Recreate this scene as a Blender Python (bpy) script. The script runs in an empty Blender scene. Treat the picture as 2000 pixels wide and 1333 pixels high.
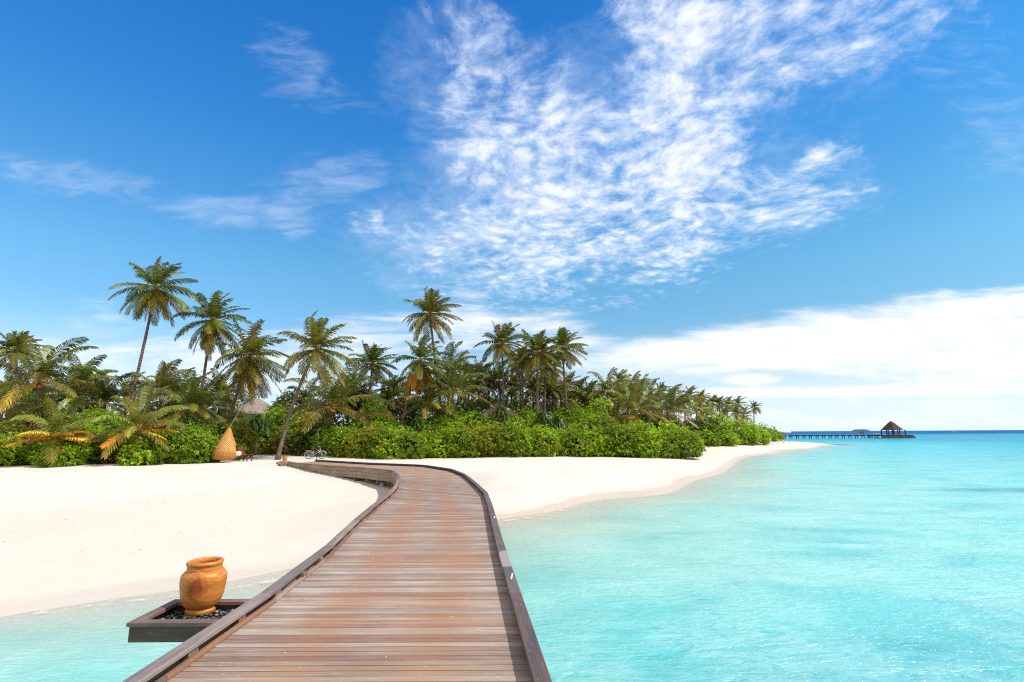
import bpy, math, random
import numpy as np
from mathutils import Matrix, Vector

SC = bpy.context.scene
COL = SC.collection
R = math.radians

# ------------------------------------------------------------------ camera
CAM_Z = 3.4
PITCH, ROLL, FPX = R(10.18), R(-0.35), 1000.0
cam_data = bpy.data.cameras.new("camera")
cam_data.sensor_width = 36.0
cam_data.lens = 18.0
cam_data.clip_start = 0.1
cam_data.clip_end = 30000
cam = bpy.data.objects.new("camera", cam_data)
COL.objects.link(cam)
CAMROT = Matrix.Rotation(R(90) + PITCH, 3, 'X') @ Matrix.Rotation(ROLL, 3, 'Z')
cam.matrix_world = Matrix.Translation((0, 0, CAM_Z)) @ CAMROT.to_4x4()
SC.camera = cam
CR = np.array(CAMROT)

# ------------------------------------------------------------------ exposure
SC.view_settings.view_transform = 'Standard'
SC.view_settings.look = 'None'
SC.view_settings.exposure = 0.22
SC.view_settings.gamma = 1.0
SC.render.engine = 'CYCLES'
SC.cycles.max_bounces = 8
SC.cycles.transparent_max_bounces = 24
SC.cycles.caustics_reflective = False
SC.cycles.caustics_refractive = False
SC.cycles.use_denoising = False
SC.cycles.pixel_filter_type = 'BLACKMAN_HARRIS'
SC.cycles.filter_width = 1.15
SC.cycles.sample_clamp_indirect = 6.0
SC.cycles.sample_clamp_direct = 3.0

# ------------------------------------------------------------------ sun
SUN_EL, SUN_AZ = R(50), R(98)          # azimuth measured clockwise from +Y
sun_dir = Vector((math.sin(SUN_AZ) * math.cos(SUN_EL), math.cos(SUN_AZ) * math.cos(SUN_EL), math.sin(SUN_EL)))
sl = bpy.data.lights.new("sun", 'SUN')
sl.energy = 4.1
sl.angle = R(0.5)
sl.color = (1.0, 0.955, 0.88)
sun = bpy.data.objects.new("sun", sl)
COL.objects.link(sun)
sun.rotation_euler = sun_dir.to_track_quat('Z', 'Y').to_euler()


# ------------------------------------------------------------------ measuring helpers
def ray(px, py):
    d = CR @ np.array([(px - 1000) / FPX, (666.5 - py) / FPX, -1.0])
    return d / np.linalg.norm(d)


def gp(px, py, z):
    """the point of the level z that shows at this place of the photograph"""
    d = ray(px, py)
    t = (z - CAM_Z) / d[2]
    return np.array([d[0] * t, d[1] * t, z])


def at(px, py, Y):
    d = ray(px, py)
    t = Y / d[1]
    return np.array([d[0] * t, Y, CAM_Z + d[2] * t])


def mpp(px, py, Y):
    """metres per photograph pixel at forward distance Y"""
    d = ray(px, py)
    return Y / d[1] * abs(d @ CR[:, 2]) / FPX


def uv_dir(px, py):
    d = ray(px, py)
    return d[0] / d[1], d[2] / d[1]


# ------------------------------------------------------------------ node helper
class NT:
    def __init__(self, tree):
        self.t = tree
        tree.nodes.clear()

    def n(self, kind, ins=None, **props):
        nd = self.t.nodes.new(kind)
        for k, v in props.items():
            setattr(nd, k, v)
        for k, v in (ins or {}).items():
            self.set(nd, k, v)
        return nd

    def set(self, nd, k, v):
        s = nd.inputs[k]
        if isinstance(v, bpy.types.NodeSocket):
            self.t.links.new(v, s)
        elif isinstance(v, bpy.types.Node):
            self.t.links.new(v.outputs[0], s)
        else:
            if s.type == 'RGBA' and len(v) == 3:
                v = (*v, 1)
            s.default_value = v

    def m(self, op, a, b=None, c=None, clamp=False):
        nd = self.n('ShaderNodeMath', operation=op, use_clamp=clamp)
        for i, v in enumerate((a, b, c)):
            if v is not None:
                self.set(nd, i, v)
        return nd.outputs[0]

    def mix(self, f, a, b, blend='MIX'):
        nd = self.n('ShaderNodeMix', data_type='RGBA', blend_type=blend)
        self.set(nd, 0, f)
        self.set(nd, 6, a)
        self.set(nd, 7, b)
        return nd.outputs[2]

    def smooth(self, v, lo, hi, a=0.0, b=1.0):
        nd = self.n('ShaderNodeMapRange', {'Value': v, 'From Min': lo, 'From Max': hi, 'To Min': a, 'To Max': b},
                    interpolation_type='SMOOTHSTEP')
        return nd.outputs[0]

    def lin(self, v, lo, hi, a=0.0, b=1.0):
        nd = self.n('ShaderNodeMapRange', {'Value': v, 'From Min': lo, 'From Max': hi, 'To Min': a, 'To Max': b})
        return nd.outputs[0]

    def noise(self, vec, scale, detail=4, rough=0.5, dist=0.0):
        return self.n('ShaderNodeTexNoise', {'Vector': vec, 'Scale': scale, 'Detail': detail, 'Roughness': rough,
                                             'Distortion': dist})

    def mapping(self, vec, loc=(0, 0, 0), rot=(0, 0, 0), scale=(1, 1, 1), vt='POINT'):
        return self.n('ShaderNodeMapping', {'Vector': vec, 'Location': loc, 'Rotation': rot, 'Scale': scale},
                      vector_type=vt).outputs[0]

    def ramp(self, f, stops, interp='LINEAR'):
        nd = self.n('ShaderNodeValToRGB', {'Fac': f})
        cr = nd.color_ramp
        cr.interpolation = interp
        while len(cr.elements) < len(stops):
            cr.elements.new(0.5)
        for e, (p, c) in zip(cr.elements, stops):
            e.position = p
            e.color = (*c, 1) if len(c) == 3 else c
        return nd.outputs[0]


# ------------------------------------------------------------------ sky
world = bpy.data.worlds.new("World")
SC.world = world
world.use_nodes = True
W = NT(world.node_tree)
SKY_STRENGTH = 0.1
sky = W.n('ShaderNodeTexSky', sky_type='NISHITA', sun_disc=False, sun_elevation=SUN_EL, sun_rotation=SUN_AZ,
          altitude=0, air_density=1.0, dust_density=0.6, ozone_density=3.0)
tc = W.n('ShaderNodeTexCoord')
gen = tc.outputs['Generated']
sep = W.n('ShaderNodeSeparateXYZ', {0: gen})
dx, dy, dz = sep.outputs
dyc = W.m('MAXIMUM', dy, 0.06)
cu = W.m('DIVIDE', dx, dyc)
cv = W.m('DIVIDE', dz, dyc)
uv = W.n('ShaderNodeCombineXYZ', {0: cu, 1: cv, 2: 0.0}).outputs[0]
dzc = W.m('ADD', W.m('MAXIMUM', dz, 0.0), 0.12)
plane = W.n('ShaderNodeCombineXYZ', {0: W.m('DIVIDE', dx, dzc), 1: W.m('DIVIDE', dy, dzc), 2: 0.0}).outputs[0]


def blob(px, py, hw, hh, rot=0.0, w=1.0):
    """a soft patch of cloud cover, placed by direction in the sky"""
    u0, v0 = uv_dir(px, py)
    u1, _ = uv_dir(px + 10, py)
    _, v1 = uv_dir(px, py - 10)
    su, sv = abs(u1 - u0) / 10 * hw, abs(v1 - v0) / 10 * hh
    mp = W.mapping(uv, (u0, v0, 0), (0, 0, R(rot)), (su * 1.22, sv * 1.22, 1), 'TEXTURE')
    g = W.n('ShaderNodeTexGradient', {0: mp}, gradient_type='SPHERICAL').outputs['Fac']
    return W.m('MULTIPLY', W.smooth(g, 0.0, 0.75), w)


def cover(blobs):
    acc = None
    for b in blobs:
        v = blob(*b)
        if acc is None:
            acc = v
        else:   # soft union 1-(1-a)(1-b)
            acc = W.m('SUBTRACT', W.m('ADD', acc, v), W.m('MULTIPLY', acc, v))
    return acc


warp = W.noise(plane, 2.2, 3, 0.5)
pw = W.n('ShaderNodeVectorMath', {0: plane, 1: W.n('ShaderNodeVectorMath', {0: warp.outputs['Color'], 'Scale': 0.22},
                                                    operation='SCALE').outputs[0]}, operation='ADD').outputs[0]
# mackerel cloud
alto = cover([
    (1000, 210, 190, 190, 0, .8), (930, 140, 110, 220, 8, .55), (1110, 340, 240, 190, 0, .95), (1290, 330, 190, 260, -8, 1.0), (1370, 280, 130, 170, 0, .8),
    (1030, 470, 310, 120, 0, .78), (1310, 420, 190, 120, 0, .8), (1110, 550, 230, 90, 0, .5),
    (890, 20, 110, 130, 10, .4), (1420, 120, 170, 150, 20, .8), (1560, 70, 420, 130, 14, .9),
    (1300, 10, 140, 90, 0, .9), (1540, 395, 140, 100, 22, .95), (1610, 310, 90, 40, 22, .8),
    (720, 430, 60, 34, 0, .5), (1265, 522, 55, 28, 0, .8), (1680, 365, 50, 30, 15, .6), (880, 600, 130, 120, 0, .5)])
n_big = W.noise(pw, 3.2, 6, 0.55).outputs['Fac']
pf = W.n('ShaderNodeVectorMath', {0: pw, 1: W.n('ShaderNodeVectorMath', {0: W.noise(pw, 11.0, 4, 0.6).outputs['Color'], 'Scale': 0.085},
                                                    operation='SCALE').outputs[0]}, operation='ADD').outputs[0]
n_cell = W.n('ShaderNodeTexVoronoi', {'Vector': pf, 'Scale': 15.0, 'Smoothness': 0.9, 'Randomness': 1.0},
             feature='SMOOTH_F1').outputs['Distance']
n_fine = W.noise(pw, 19.0, 8, 0.68).outputs['Fac']
tex = W.m('ADD', W.m('MULTIPLY', W.m('SUBTRACT', n_big, 0.52), 2.0),
          W.m('ADD', W.m('MULTIPLY', W.m('SUBTRACT', 0.42, n_cell), 1.15), W.m('MULTIPLY', W.m('SUBTRACT', n_fine, 0.5), 2.5)))
dens_a = W.smooth(W.m('ADD', W.m('MULTIPLY', alto, 1.0), W.m('MULTIPLY', tex, 0.68)), 0.30, 1.5)
dens_a = W.m('MULTIPLY', dens_a, W.smooth(alto, 0.0, 0.3))
veil_c = cover([(1080, 300, 430, 330, 0, .9), (1500, 120, 420, 200, 12, .8), (900, 480, 300, 170, 0, .8), (880, 90, 170, 190, 0, .7), (1560, 380, 230, 130, 15, .7)])
dens_v = W.m('MULTIPLY', W.smooth(W.m('ADD', veil_c, W.m('ADD', W.m('MULTIPLY', W.m('SUBTRACT', n_big, .5), 1.6), W.m('MULTIPLY', W.m('SUBTRACT', n_fine, .5), 1.0))), .3, 1.5), .36)
# thin wisps
wis = cover([
    (130, 345, 260, 50, -10, .75), (470, 415, 220, 42, -4, .9), (640, 350, 170, 70, 8, .75), (570, 110, 130, 60, -38, .7),
    (620, 190, 160, 40, -10, .45), (1960, 270, 150, 110, 35, .55), (1850, 80, 170, 150, 0, .5), (700, 350, 90, 30, 10, .5)])
wuv = W.mapping(uv, (0, 0, 0), (0, 0, R(-8)), (5, 16, 1))
n_w = W.noise(wuv, 2.2, 8, 0.62, 0.6).outputs['Fac']
dens_w = W.m('MULTIPLY', W.smooth(W.m('ADD', wis, W.m('MULTIPLY', W.m('SUBTRACT', n_w, 0.5), 1.7)), 0.25, 1.7), 0.7)
# soft low bank over the sea and haze of cloud near the horizon
bank = cover([
    (1750, 655, 520, 75, 4, 1.0), (2000, 640, 420, 95, 4, 1.0), (1480, 678, 380, 52, 7, 1.0), (1330, 700, 270, 30, 3, .75),
    (1900, 700, 560, 46, 0, .72), (1468, 741, 70, 15, 0, 1.0), (1600, 766, 480, 14, 0, .75), (1880, 752, 300, 20, 0, .72),
    (1750, 805, 700, 50, 0, .34), (2300, 660, 420, 130, 0, 1.0),
    (910, 615, 75, 80, 0, .5), (1085, 650, 110, 55, 0, .5), (980, 640, 150, 60, 0, .3), (760, 650, 240, 60, 0, .42), (560, 710, 330, 80, 0, .45),
    (1180, 690, 200, 40, 0, .42), (370, 432, 70, 26, 0, .22), (580, 440, 60, 40, 0, .25), (170, 612, 90, 36, 0, .4), (230, 700, 330, 80, 0, .5)])
n_b = W.noise(W.mapping(uv, (3, 1, 0), (0, 0, R(3)), (1.7, 12.0, 1)), 2.6, 8, 0.6, 0.5).outputs['Fac']
n_b2 = W.noise(W.mapping(uv, (0, 7, 0), (0, 0, 0), (7, 10, 1)), 2.5, 6, 0.6).outputs['Fac']
dens_b = W.smooth(W.m('ADD', bank, W.m('ADD', W.m('MULTIPLY', W.m('SUBTRACT', n_b, 0.5), 1.7),
                                       W.m('MULTIPLY', W.m('SUBTRACT', n_b2, 0.5), 0.35))), 0.14, 1.05)
dens_b = W.m('MULTIPLY', dens_b, W.smooth(bank, 0.02, 0.3))
# clear sky: the physical sky, its blue deepened as a polariser does
el = W.m('ARCSINE', dz)
tint = W.ramp(W.lin(el, 0.0, 1.0), [
    (0.0, (1.32, 1.6, 2.5)), (0.02, (1.23, 1.42, 2.05)), (0.055, (1.115, 1.27, 1.72)), (0.12, (1.0, 1.27, 1.45)),
    (0.29, (0.82, 1.52, 1.75)), (0.53, (0.36, 1.32, 2.06)), (0.8, (0.16, 1.04, 2.0))])
clear = W.mix(1.0, sky.outputs[0], tint, 'MULTIPLY')
clear = W.mix(1.0, clear, W.mix(W.lin(dx, -0.5, 0.6), (1.05, 1.04, 0.98), (0.84, 0.85, 0.75)), 'MULTIPLY')
clear = W.mix(W.smooth(el, 0.21, 0.0, 0.0, 0.88), clear, W.mix(W.lin(dx, -0.4, 0.5), (6.6, 8.3, 9.8), (7.4, 8.7, 9.9)))
shade_b = W.smooth(n_b2, 0.3, 0.7)
c_alto = W.mix(W.smooth(dens_a, 0.2, 1.0), (7.2, 8.3, 10.0), (9.4, 9.55, 9.9))
c_bank = W.mix(shade_b, (8.6, 8.9, 9.5), (9.6, 9.65, 9.7))
c1 = W.mix(W.m('MULTIPLY', dens_w, 0.6), clear, (8.0, 8.8, 10.0))
c1 = W.mix(dens_v, c1, (7.2, 8.3, 9.9))
c2 = W.mix(W.m('MULTIPLY', dens_a, 0.84), c1, c_alto)
c3 = W.mix(W.m('MULTIPLY', dens_b, 0.95), c2, c_bank)
# unseen bright cloud added behind the viewer to whiten the fill light
fill_veil = W.m('MULTIPLY', W.smooth(dy, 0.42, 0.05), W.smooth(W.noise(gen, 2.5, 5, 0.6).outputs['Fac'], 0.2, 0.55, 0.55, 1.0))
c3 = W.mix(fill_veil, c3, (8.6, 8.0, 7.2))
bg = W.n('ShaderNodeBackground', {'Color': c3, 'Strength': SKY_STRENGTH})
W.n('ShaderNodeOutputWorld', {0: bg.outputs[0]})


# ------------------------------------------------------------------ object helpers
def tag(o, label=None, cat=None, group=None, kind=None):
    if label:
        o['label'] = label
    if cat:
        o['category'] = cat
    if group:
        o['group'] = group
    if kind:
        o['kind'] = kind
    return o


def empty(name, loc, label, cat, group=None, rz=0.0):
    o = bpy.data.objects.new(name, None)
    o.empty_display_size = 0.3
    COL.objects.link(o)
    o.location = loc
    o.rotation_euler = (0, 0, rz)
    return tag(o, label, cat, group)


def mesh_np(name, V, F, mat, col=None, uv=None, smooth=False):
    """V (n,3) points, F (m,3 or 4) faces, col (n,3) point colour, uv (n,2) per point"""
    V = np.asarray(V, np.float32)
    F = np.asarray(F, np.int32)
    me = bpy.data.meshes.new(name)
    k = F.shape[1]
    me.vertices.add(len(V))
    me.vertices.foreach_set('co', V.ravel())
    me.loops.add(F.size)
    me.loops.foreach_set('vertex_index', F.ravel())
    me.polygons.add(len(F))
    me.polygons.foreach_set('loop_start', np.arange(0, F.size, k, dtype=np.int32))
    if smooth:
        me.polygons.foreach_set('use_smooth', np.ones(len(F), bool))
    me.update(calc_edges=True)
    if col is not None:
        a = me.color_attributes.new('col', 'FLOAT_COLOR', 'POINT')
        c = np.ones((len(V), 4), np.float32)
        c[:, :3] = col
        a.data.foreach_set('color', c.ravel())
    if uv is not None:
        u = me.uv_layers.new(name='uv')
        u.data.foreach_set('uv', np.asarray(uv, np.float32)[F.ravel()].ravel())
    me.materials.append(mat)
    return me


def link(name, me, parent=None, loc=None):
    o = bpy.data.objects.new(name, me)
    COL.objects.link(o)
    if parent is not None:
        o.parent = parent
    if loc is not None:
        o.location = loc
    return o


class MB:
    """collects shapes that become ONE mesh"""

    def __init__(self):
        self.v, self.f, self.c, self.u = [], [], [], []
        self.rng = random.Random(7)

    def add(self, vs, fs, c=(0.5, 0.5, 0.5), uvs=None):
        b = len(self.v)
        self.v += [tuple(p) for p in vs]
        self.f += [tuple(b + i for i in f) for f in fs]
        self.c += [tuple(c)] * len(vs)
        self.u += uvs if uvs else [(p[0], p[1]) for p in vs]

    def beam(self, p, q, w, h, up=(0, 0, 1), c=None, bev=0.006):
        """a squared timber from p to q (centre line), w wide, h high, edges eased"""
        p, q, up = Vector(p), Vector(q), Vector(up)
        d = (q - p)
        L = d.length
        d.normalize()
        s = d.cross(up).normalized()
        u = s.cross(d).normalized()
        b = min(bev, w * .3, h * .3)
        prof = [(-w/2 + b, -h/2), (w/2 - b, -h/2), (w/2, -h/2 + b), (w/2, h/2 - b), (w/2 - b, h/2), (-w/2 + b, h/2),
                (-w/2, h/2 - b), (-w/2, -h/2 + b)]
        per = [0]
        for i in range(8):
            a, e = prof[i], prof[(i + 1) % 8]
            per.append(per[-1] + math.hypot(a[0] - e[0], a[1] - e[1]))
        r = self.rng
        c = c or (r.random(), r.random(), r.random())
        o1, o2 = r.random() * 40, r.random() * 40
        base = len(self.v)
        for k, e in ((0, p), (1, q)):
            for i, (a, z) in enumerate(prof):
                self.v.append(tuple(e + s * a + u * z))
                self.c.append(c)
                self.u.append((o1 + k * L, o2 + per[i]))
        for i in range(8):
            j = (i + 1) % 8
            self.f.append((base + i, base + j, base + 8 + j, base + 8 + i))
        self.f.append(tuple(base + i for i in range(7, -1, -1)))
        self.f.append(tuple(base + 8 + i for i in range(8)))

    def tube(self, pts, rad, n=8, c=(0.5, 0.5, 0.5), cap=True):
        pts = [Vector(p) for p in pts]
        if not hasattr(rad, '__len__'):
            rad = [rad] * len(pts)
        base = len(self.v)
        ref = Vector((0, 0, 1)) if abs((pts[-1] - pts[0]).normalized().z) < .9 else Vector((1, 0, 0))
        s = 0
        for i, p in enumerate(pts):
            d = (pts[min(i + 1, len(pts) - 1)] - pts[max(i - 1, 0)]).normalized()
            a = d.cross(ref).normalized()
            b = a.cross(d)
            if i:
                s += (p - pts[i - 1]).length
            for k in range(n):
                t = 2 * math.pi * k / n
                self.v.append(tuple(p + (a * math.cos(t) + b * math.sin(t)) * rad[i]))
                self.c.append(tuple(c))
                self.u.append((k / n, s))
        for i in range(len(pts) - 1):
            for k in range(n):
                j = (k + 1) % n
                self.f.append((base + i*n + k, base + i*n + j, base + (i+1)*n + j, base + (i+1)*n + k))
        if cap:
            self.f.append(tuple(base + k for k in range(n - 1, -1, -1)))
            self.f.append(tuple(base + (len(pts)-1)*n + k for k in range(n)))

    def lathe(self, prof, n=48, ctr=(0, 0, 0), c=(.5, .5, .5), shift=None, skip=None, sx=1.0, sy=1.0):
        """prof: (r, z) list; shift(z) -> x offset"""
        base = len(self.v)
        s = 0
        for i, (r, z) in enumerate(prof):
            if i:
                s += math.hypot(r - prof[i-1][0], z - prof[i-1][1])
            ox = shift(z) if shift else 0
            for k in range(n + 1):
                t = 2 * math.pi * k / n
                self.v.append((ctr[0] + ox + math.cos(t) * r * sx, ctr[1] + math.sin(t) * r * sy, ctr[2] + z))
                self.c.append(tuple(c))
                self.u.append((k / n, s))
        for i in range(len(prof) - 1):
            for k in range(n):
                if skip and skip((k + .5) / n * 360, (prof[i][1] + prof[i+1][1]) / 2):
                    continue
                a = base + i*(n+1) + k
                self.f.append((a, a + 1, a + n + 2, a + n + 1))

    def build(self, name, mat, parent=None, smooth=False, loc=None):
        me = bpy.data.meshes.new(name)
        me.from_pydata(self.v, [], self.f)
        a = me.color_attributes.new('col', 'FLOAT_COLOR', 'POINT')
        c = np.ones((len(self.v), 4), np.float32)
        c[:, :3] = self.c
        a.data.foreach_set('color', c.ravel())
        u = me.uv_layers.new(name='uv')
        idx = np.zeros(len(me.loops), np.int32)
        me.loops.foreach_get('vertex_index', idx)
        u.data.foreach_set('uv', np.asarray(self.u, np.float32)[idx].ravel())
        if smooth:
            me.polygons.foreach_set('use_smooth', np.ones(len(me.polygons), bool))
        me.materials.append(mat)
        me.update()
        return link(name, me, parent, loc)


# ------------------------------------------------------------------ materials
def material(name):
    m = bpy.data.materials.new(name)
    m.use_nodes = True
    return m, NT(m.node_tree)


def finish(T, shader, disp=None):
    T.n('ShaderNodeOutputMaterial', {0: shader})


def attr(T, name='col'):
    return T.n('ShaderNodeAttribute', attribute_name=name)


def wood(name, light, dark, red=None, gloss=0.55, tracks=False, streak=70.0, worn=0.0, rust=None):
    """grained timber; the point colour holds per-board random numbers, uv runs along the board"""
    m, T = material(name)
    uvn = T.n('ShaderNodeUVMap', uv_map='uv').outputs[0]
    at_ = attr(T).outputs['Color']
    s = T.n('ShaderNodeSeparateColor', {0: at_})
    r1, r2, r3 = s.outputs
    g1 = T.noise(T.mapping(uvn, scale=(1.6, streak, 1)), 1.0, 6, 0.6, 0.3).outputs['Fac']
    g2 = T.noise(T.mapping(uvn, scale=(0.7, 9, 1)), 1.0, 4, 0.6).outputs['Fac']
    pos = T.n('ShaderNodeNewGeometry').outputs['Position']
    g3 = T.noise(pos, 1.3, 4, 0.6).outputs['Fac']
    f = T.m('ADD', T.m("MULTIPLY", r1, 0.36), T.m('ADD', T.m('MULTIPLY', T.m('SUBTRACT', g1, 0.5), 0.8),
            T.m('MULTIPLY', T.m('SUBTRACT', g2, 0.5), 0.9)))
    f = T.m('ADD', f, T.m('MULTIPLY', T.m('SUBTRACT', g3, 0.5), 0.5))
    c = T.mix(T.smooth(f, -0.15, 0.85), dark, light)
    if red is not None:
        if tracks:
            lat = T.n('ShaderNodeSeparateXYZ', {0: uvn}).outputs[0]
            wob = T.m('MULTIPLY', T.m('SUBTRACT', T.noise(T.mapping(pos, scale=(0, .12, 0)), 1.0, 2).outputs['Fac'], .5), .9)
            lw = T.m('ADD', lat, wob)
            b1 = T.smooth(T.m('ABSOLUTE', T.m('SUBTRACT', lw, 1.02)), 0.55, 0.05)
            b2 = T.smooth(T.m('ABSOLUTE', T.m('SUBTRACT', lw, 2.42)), 0.60, 0.05)
            b3 = T.smooth(T.m('ABSOLUTE', T.m('SUBTRACT', lw, 1.72)), 0.9, 0.2)
            rf = T.m('MULTIPLY', T.m('ADD', T.m('MAXIMUM', b1, b2), T.m('MULTIPLY', b3, .35)), T.m('ADD', 0.6, T.m('MULTIPLY', r2, 0.15)))
            rf = T.m('MULTIPLY', rf, T.smooth(g3, 0.25, 0.6, 0.75, 0.95), clamp=True)
        else:
            rf = T.m('MULTIPLY', r2, T.smooth(g2, 0.35, 0.65), clamp=True)
        c = T.mix(rf, c, red)
    # pale scuffs and dark specks
    sc = T.noise(T.mapping(uvn, scale=(3, 22, 1)), 2.2, 5, 0.65).outputs['Fac']
    c = T.mix(T.m('MULTIPLY', T.smooth(sc, 0.60, 0.74), 0.45 + worn), c, (0.62, 0.58, 0.54))
    c = T.mix(T.m('MULTIPLY', T.smooth(sc, 0.40, 0.28), 0.55), c, tuple(x * .45 for x in dark))
    if rust is not None:
        for (q, rad_) in rust:
            g_ = T.n('ShaderNodeTexGradient', {0: T.mapping(pos, q, (0, 0, 0), rad_, 'TEXTURE')}, gradient_type='SPHERICAL').outputs['Fac']
            rn = T.noise(T.mapping(pos, scale=(7, 14, 1)), 1.0, 3, .6).outputs['Fac']
            c = T.mix(T.m('MULTIPLY', T.smooth(g_, .0, .15), .55), c, (.42, .37, .35))
            c = T.mix(T.m('MULTIPLY', T.smooth(rn, .54, .62), T.smooth(g_, .05, .3)), c, (.42, .16, .035))
    hue = T.n('ShaderNodeHueSaturation', {'Hue': T.lin(r3, 0, 1, 0.488, 0.512), 'Saturation': T.lin(r2, 0, 1, 0.65, 1.15),
                                          'Value': T.lin(r3, 0, 1, 0.82, 1.12), 'Color': c}).outputs[0]
    bump = T.n('ShaderNodeBump', {'Strength': 0.5, 'Distance': 0.004, 'Height': T.m('ADD', g1, T.m('MULTIPLY', sc, .6))}).outputs[0]
    p = T.n('ShaderNodeBsdfPrincipled', {'Base Color': hue, 'Roughness': T.lin(g1, 0.3, 0.7, gloss - .08, gloss + .15), 'Normal': bump,
                                         'Specular IOR Level': 0.35})
    finish(T, p)
    return m


def simple(name, colr, rough=0.6, var=0.25, scale=8.0, metal=0.0, bump=0.0):
    m, T = material(name)
    pos = T.n('ShaderNodeTexCoord').outputs['Object']
    n = T.noise(pos, scale, 5, 0.6).outputs['Fac']
    lo, hi = tuple(x * (1 - var) for x in colr), tuple(min(1, x * (1 + var)) for x in colr)
    c = T.mix(T.smooth(n, 0.3, 0.7), lo, hi)
    ins = {'Base Color': c, 'Roughness': rough, 'Metallic': metal}
    if bump:
        ins['Normal'] = T.n('ShaderNodeBump', {'Strength': bump, 'Distance': 0.02, 'Height': n}).outputs[0]
    finish(T, T.n('ShaderNodeBsdfPrincipled', ins))
    return m


def leafy(name, gloss=0.42, trans=0.35, spec=0.4):
    """leaf: colour from the point colour, light shines partly through"""
    m, T = material(name)
    c = attr(T).outputs['Color']
    pos = T.n('ShaderNodeNewGeometry').outputs['Position']
    n = T.noise(pos, 0.9, 3, 0.6).outputs['Fac']
    c = T.n('ShaderNodeHueSaturation', {'Value': T.lin(n, 0.25, 0.75, 0.75, 1.25), 'Saturation': 1.0, 'Hue': T.lin(n, 0.2, 0.8, 0.488, 0.51), 'Color': c}).outputs[0]
    p = T.n('ShaderNodeBsdfPrincipled', {'Base Color': c, 'Roughness': gloss, 'Specular IOR Level': spec})
    tr = T.n('ShaderNodeBsdfTranslucent', {0: T.mix(1.0, c, (1.35, 1.3, 0.55), 'MULTIPLY')})
    finish(T, T.n('ShaderNodeMixShader', {0: trans, 1: p, 2: tr}))
    return m


M = {}
M['deck'] = wood('deck_wood', (0.51, 0.43, 0.37), (0.225, 0.142, 0.104), (0.31, 0.16, 0.092), tracks=True)
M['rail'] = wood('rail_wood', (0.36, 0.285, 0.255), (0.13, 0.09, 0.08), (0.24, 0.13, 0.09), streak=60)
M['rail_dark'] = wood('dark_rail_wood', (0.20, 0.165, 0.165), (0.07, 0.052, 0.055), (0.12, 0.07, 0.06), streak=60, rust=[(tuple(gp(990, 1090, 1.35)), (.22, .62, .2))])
M['strip'] = wood('strip_wood', (0.40, 0.27, 0.20), (0.17, 0.085, 0.055), (0.30, 0.11, 0.06), streak=50)
M['fascia'] = wood('bleached_wood', (0.52, 0.46, 0.39), (0.12, 0.085, 0.06), (0.30, 0.18, 0.10), streak=25, worn=.3)
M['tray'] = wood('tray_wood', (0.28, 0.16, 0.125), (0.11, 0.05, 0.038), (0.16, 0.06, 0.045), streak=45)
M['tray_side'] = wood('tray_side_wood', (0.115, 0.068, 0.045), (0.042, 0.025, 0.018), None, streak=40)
M['joist'] = wood('joist_wood', (0.36, 0.22, 0.12), (0.16, 0.085, 0.04), None, streak=30)
M['concrete'] = simple('concrete', (0.38, 0.38, 0.36), 0.8, .2, 6, bump=.3)
M['leaf'] = leafy('shrub_leaf', .36, .42, .5)
M['frond'] = leafy('palm_leaf', .40, .24, .45)
M['dry'] = leafy('dry_leaf', .6, .25, .2)
M['black'] = simple('black_metal', (0.02, 0.02, 0.022), .45, .2)
M['twig'] = simple('twig', (0.10, 0.075, 0.055), .8, .35, 20)

# ------------------------------------------------------------------ shore and sand
DECK_Z = 1.2
sh_px = [(0, 1212), (160, 1186), (330, 1160), (500, 1128), (700, 1082), (985, 1016), (1100, 995), (1200, 977), (1275, 964), (1342, 949),
         (1388, 931), (1414, 915), (1440, 903), (1475, 891.5), (1520, 883), (1570, 877), (1625, 869.5)]
shore = [tuple(gp(x, y, 0)[:2]) for x, y in sh_px]
TIP = shore[-1]
shore = [(-60, -30), (-30, -8), (-17, 3.5)] + shore + [(TIP[0] + 2, TIP[1] + 8), (TIP[0] - 6, TIP[1] + 20), (TIP[0] - 22, TIP[1] + 34),
         (30, 190), (0, 260), (-120, 330), (-400, 300), (-400, -30)]
shore = np.array(shore)


def poly_sd(P, poly):
    """signed distance, positive inside"""
    x, y = P[:, 0], P[:, 1]
    d2 = np.full(len(P), 1e18)
    inside = np.zeros(len(P), bool)
    n = len(poly)
    for i in range(n):
        ax, ay = poly[i]
        bx, by = poly[(i + 1) % n]
        ex, ey = bx - ax, by - ay
        t = np.clip(((x - ax) * ex + (y - ay) * ey) / (ex * ex + ey * ey), 0, 1)
        d2 = np.minimum(d2, (x - ax - t * ex) ** 2 + (y - ay - t * ey) ** 2)
        cnd = ((ay > y) != (by > y))
        with np.errstate(divide='ignore', invalid='ignore'):
            xi = ax + (y - ay) * ex / (ey if ey else 1e-9)
        inside ^= cnd & (x < xi)
    return np.sqrt(d2) * np.where(inside, 1, -1)


# deck edges at deck level, digitised on the real plane
L_px = [(706.6, 1000), (741, 975), (766.5, 956.5), (776, 937.6), (775, 927), (764.5, 918.7), (710, 913.6), (653, 910), (600, 906.3), (562, 902.5)]
R_px = [(1015, 1150), (998, 1099), (979.5, 1048), (964, 991), (951, 959), (911, 926.6), (884, 916), (830, 908), (781, 906), (726, 904.2), (617, 898)]
RAIL_T = DECK_Z + 0.15
EL = [gp(x, y, RAIL_T)[:2] for x, y in L_px]
ER = [gp(x, y, RAIL_T)[:2] for x, y in R_px]
EL = np.array([(-3.32, -1.5), (-3.32, 4.8), (-3.34, 8.6)] + [tuple(p) for p in EL])
ER = np.array([(0.95, -1.5), (0.42, 3.6)] + [tuple(p) for p in ER])


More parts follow.
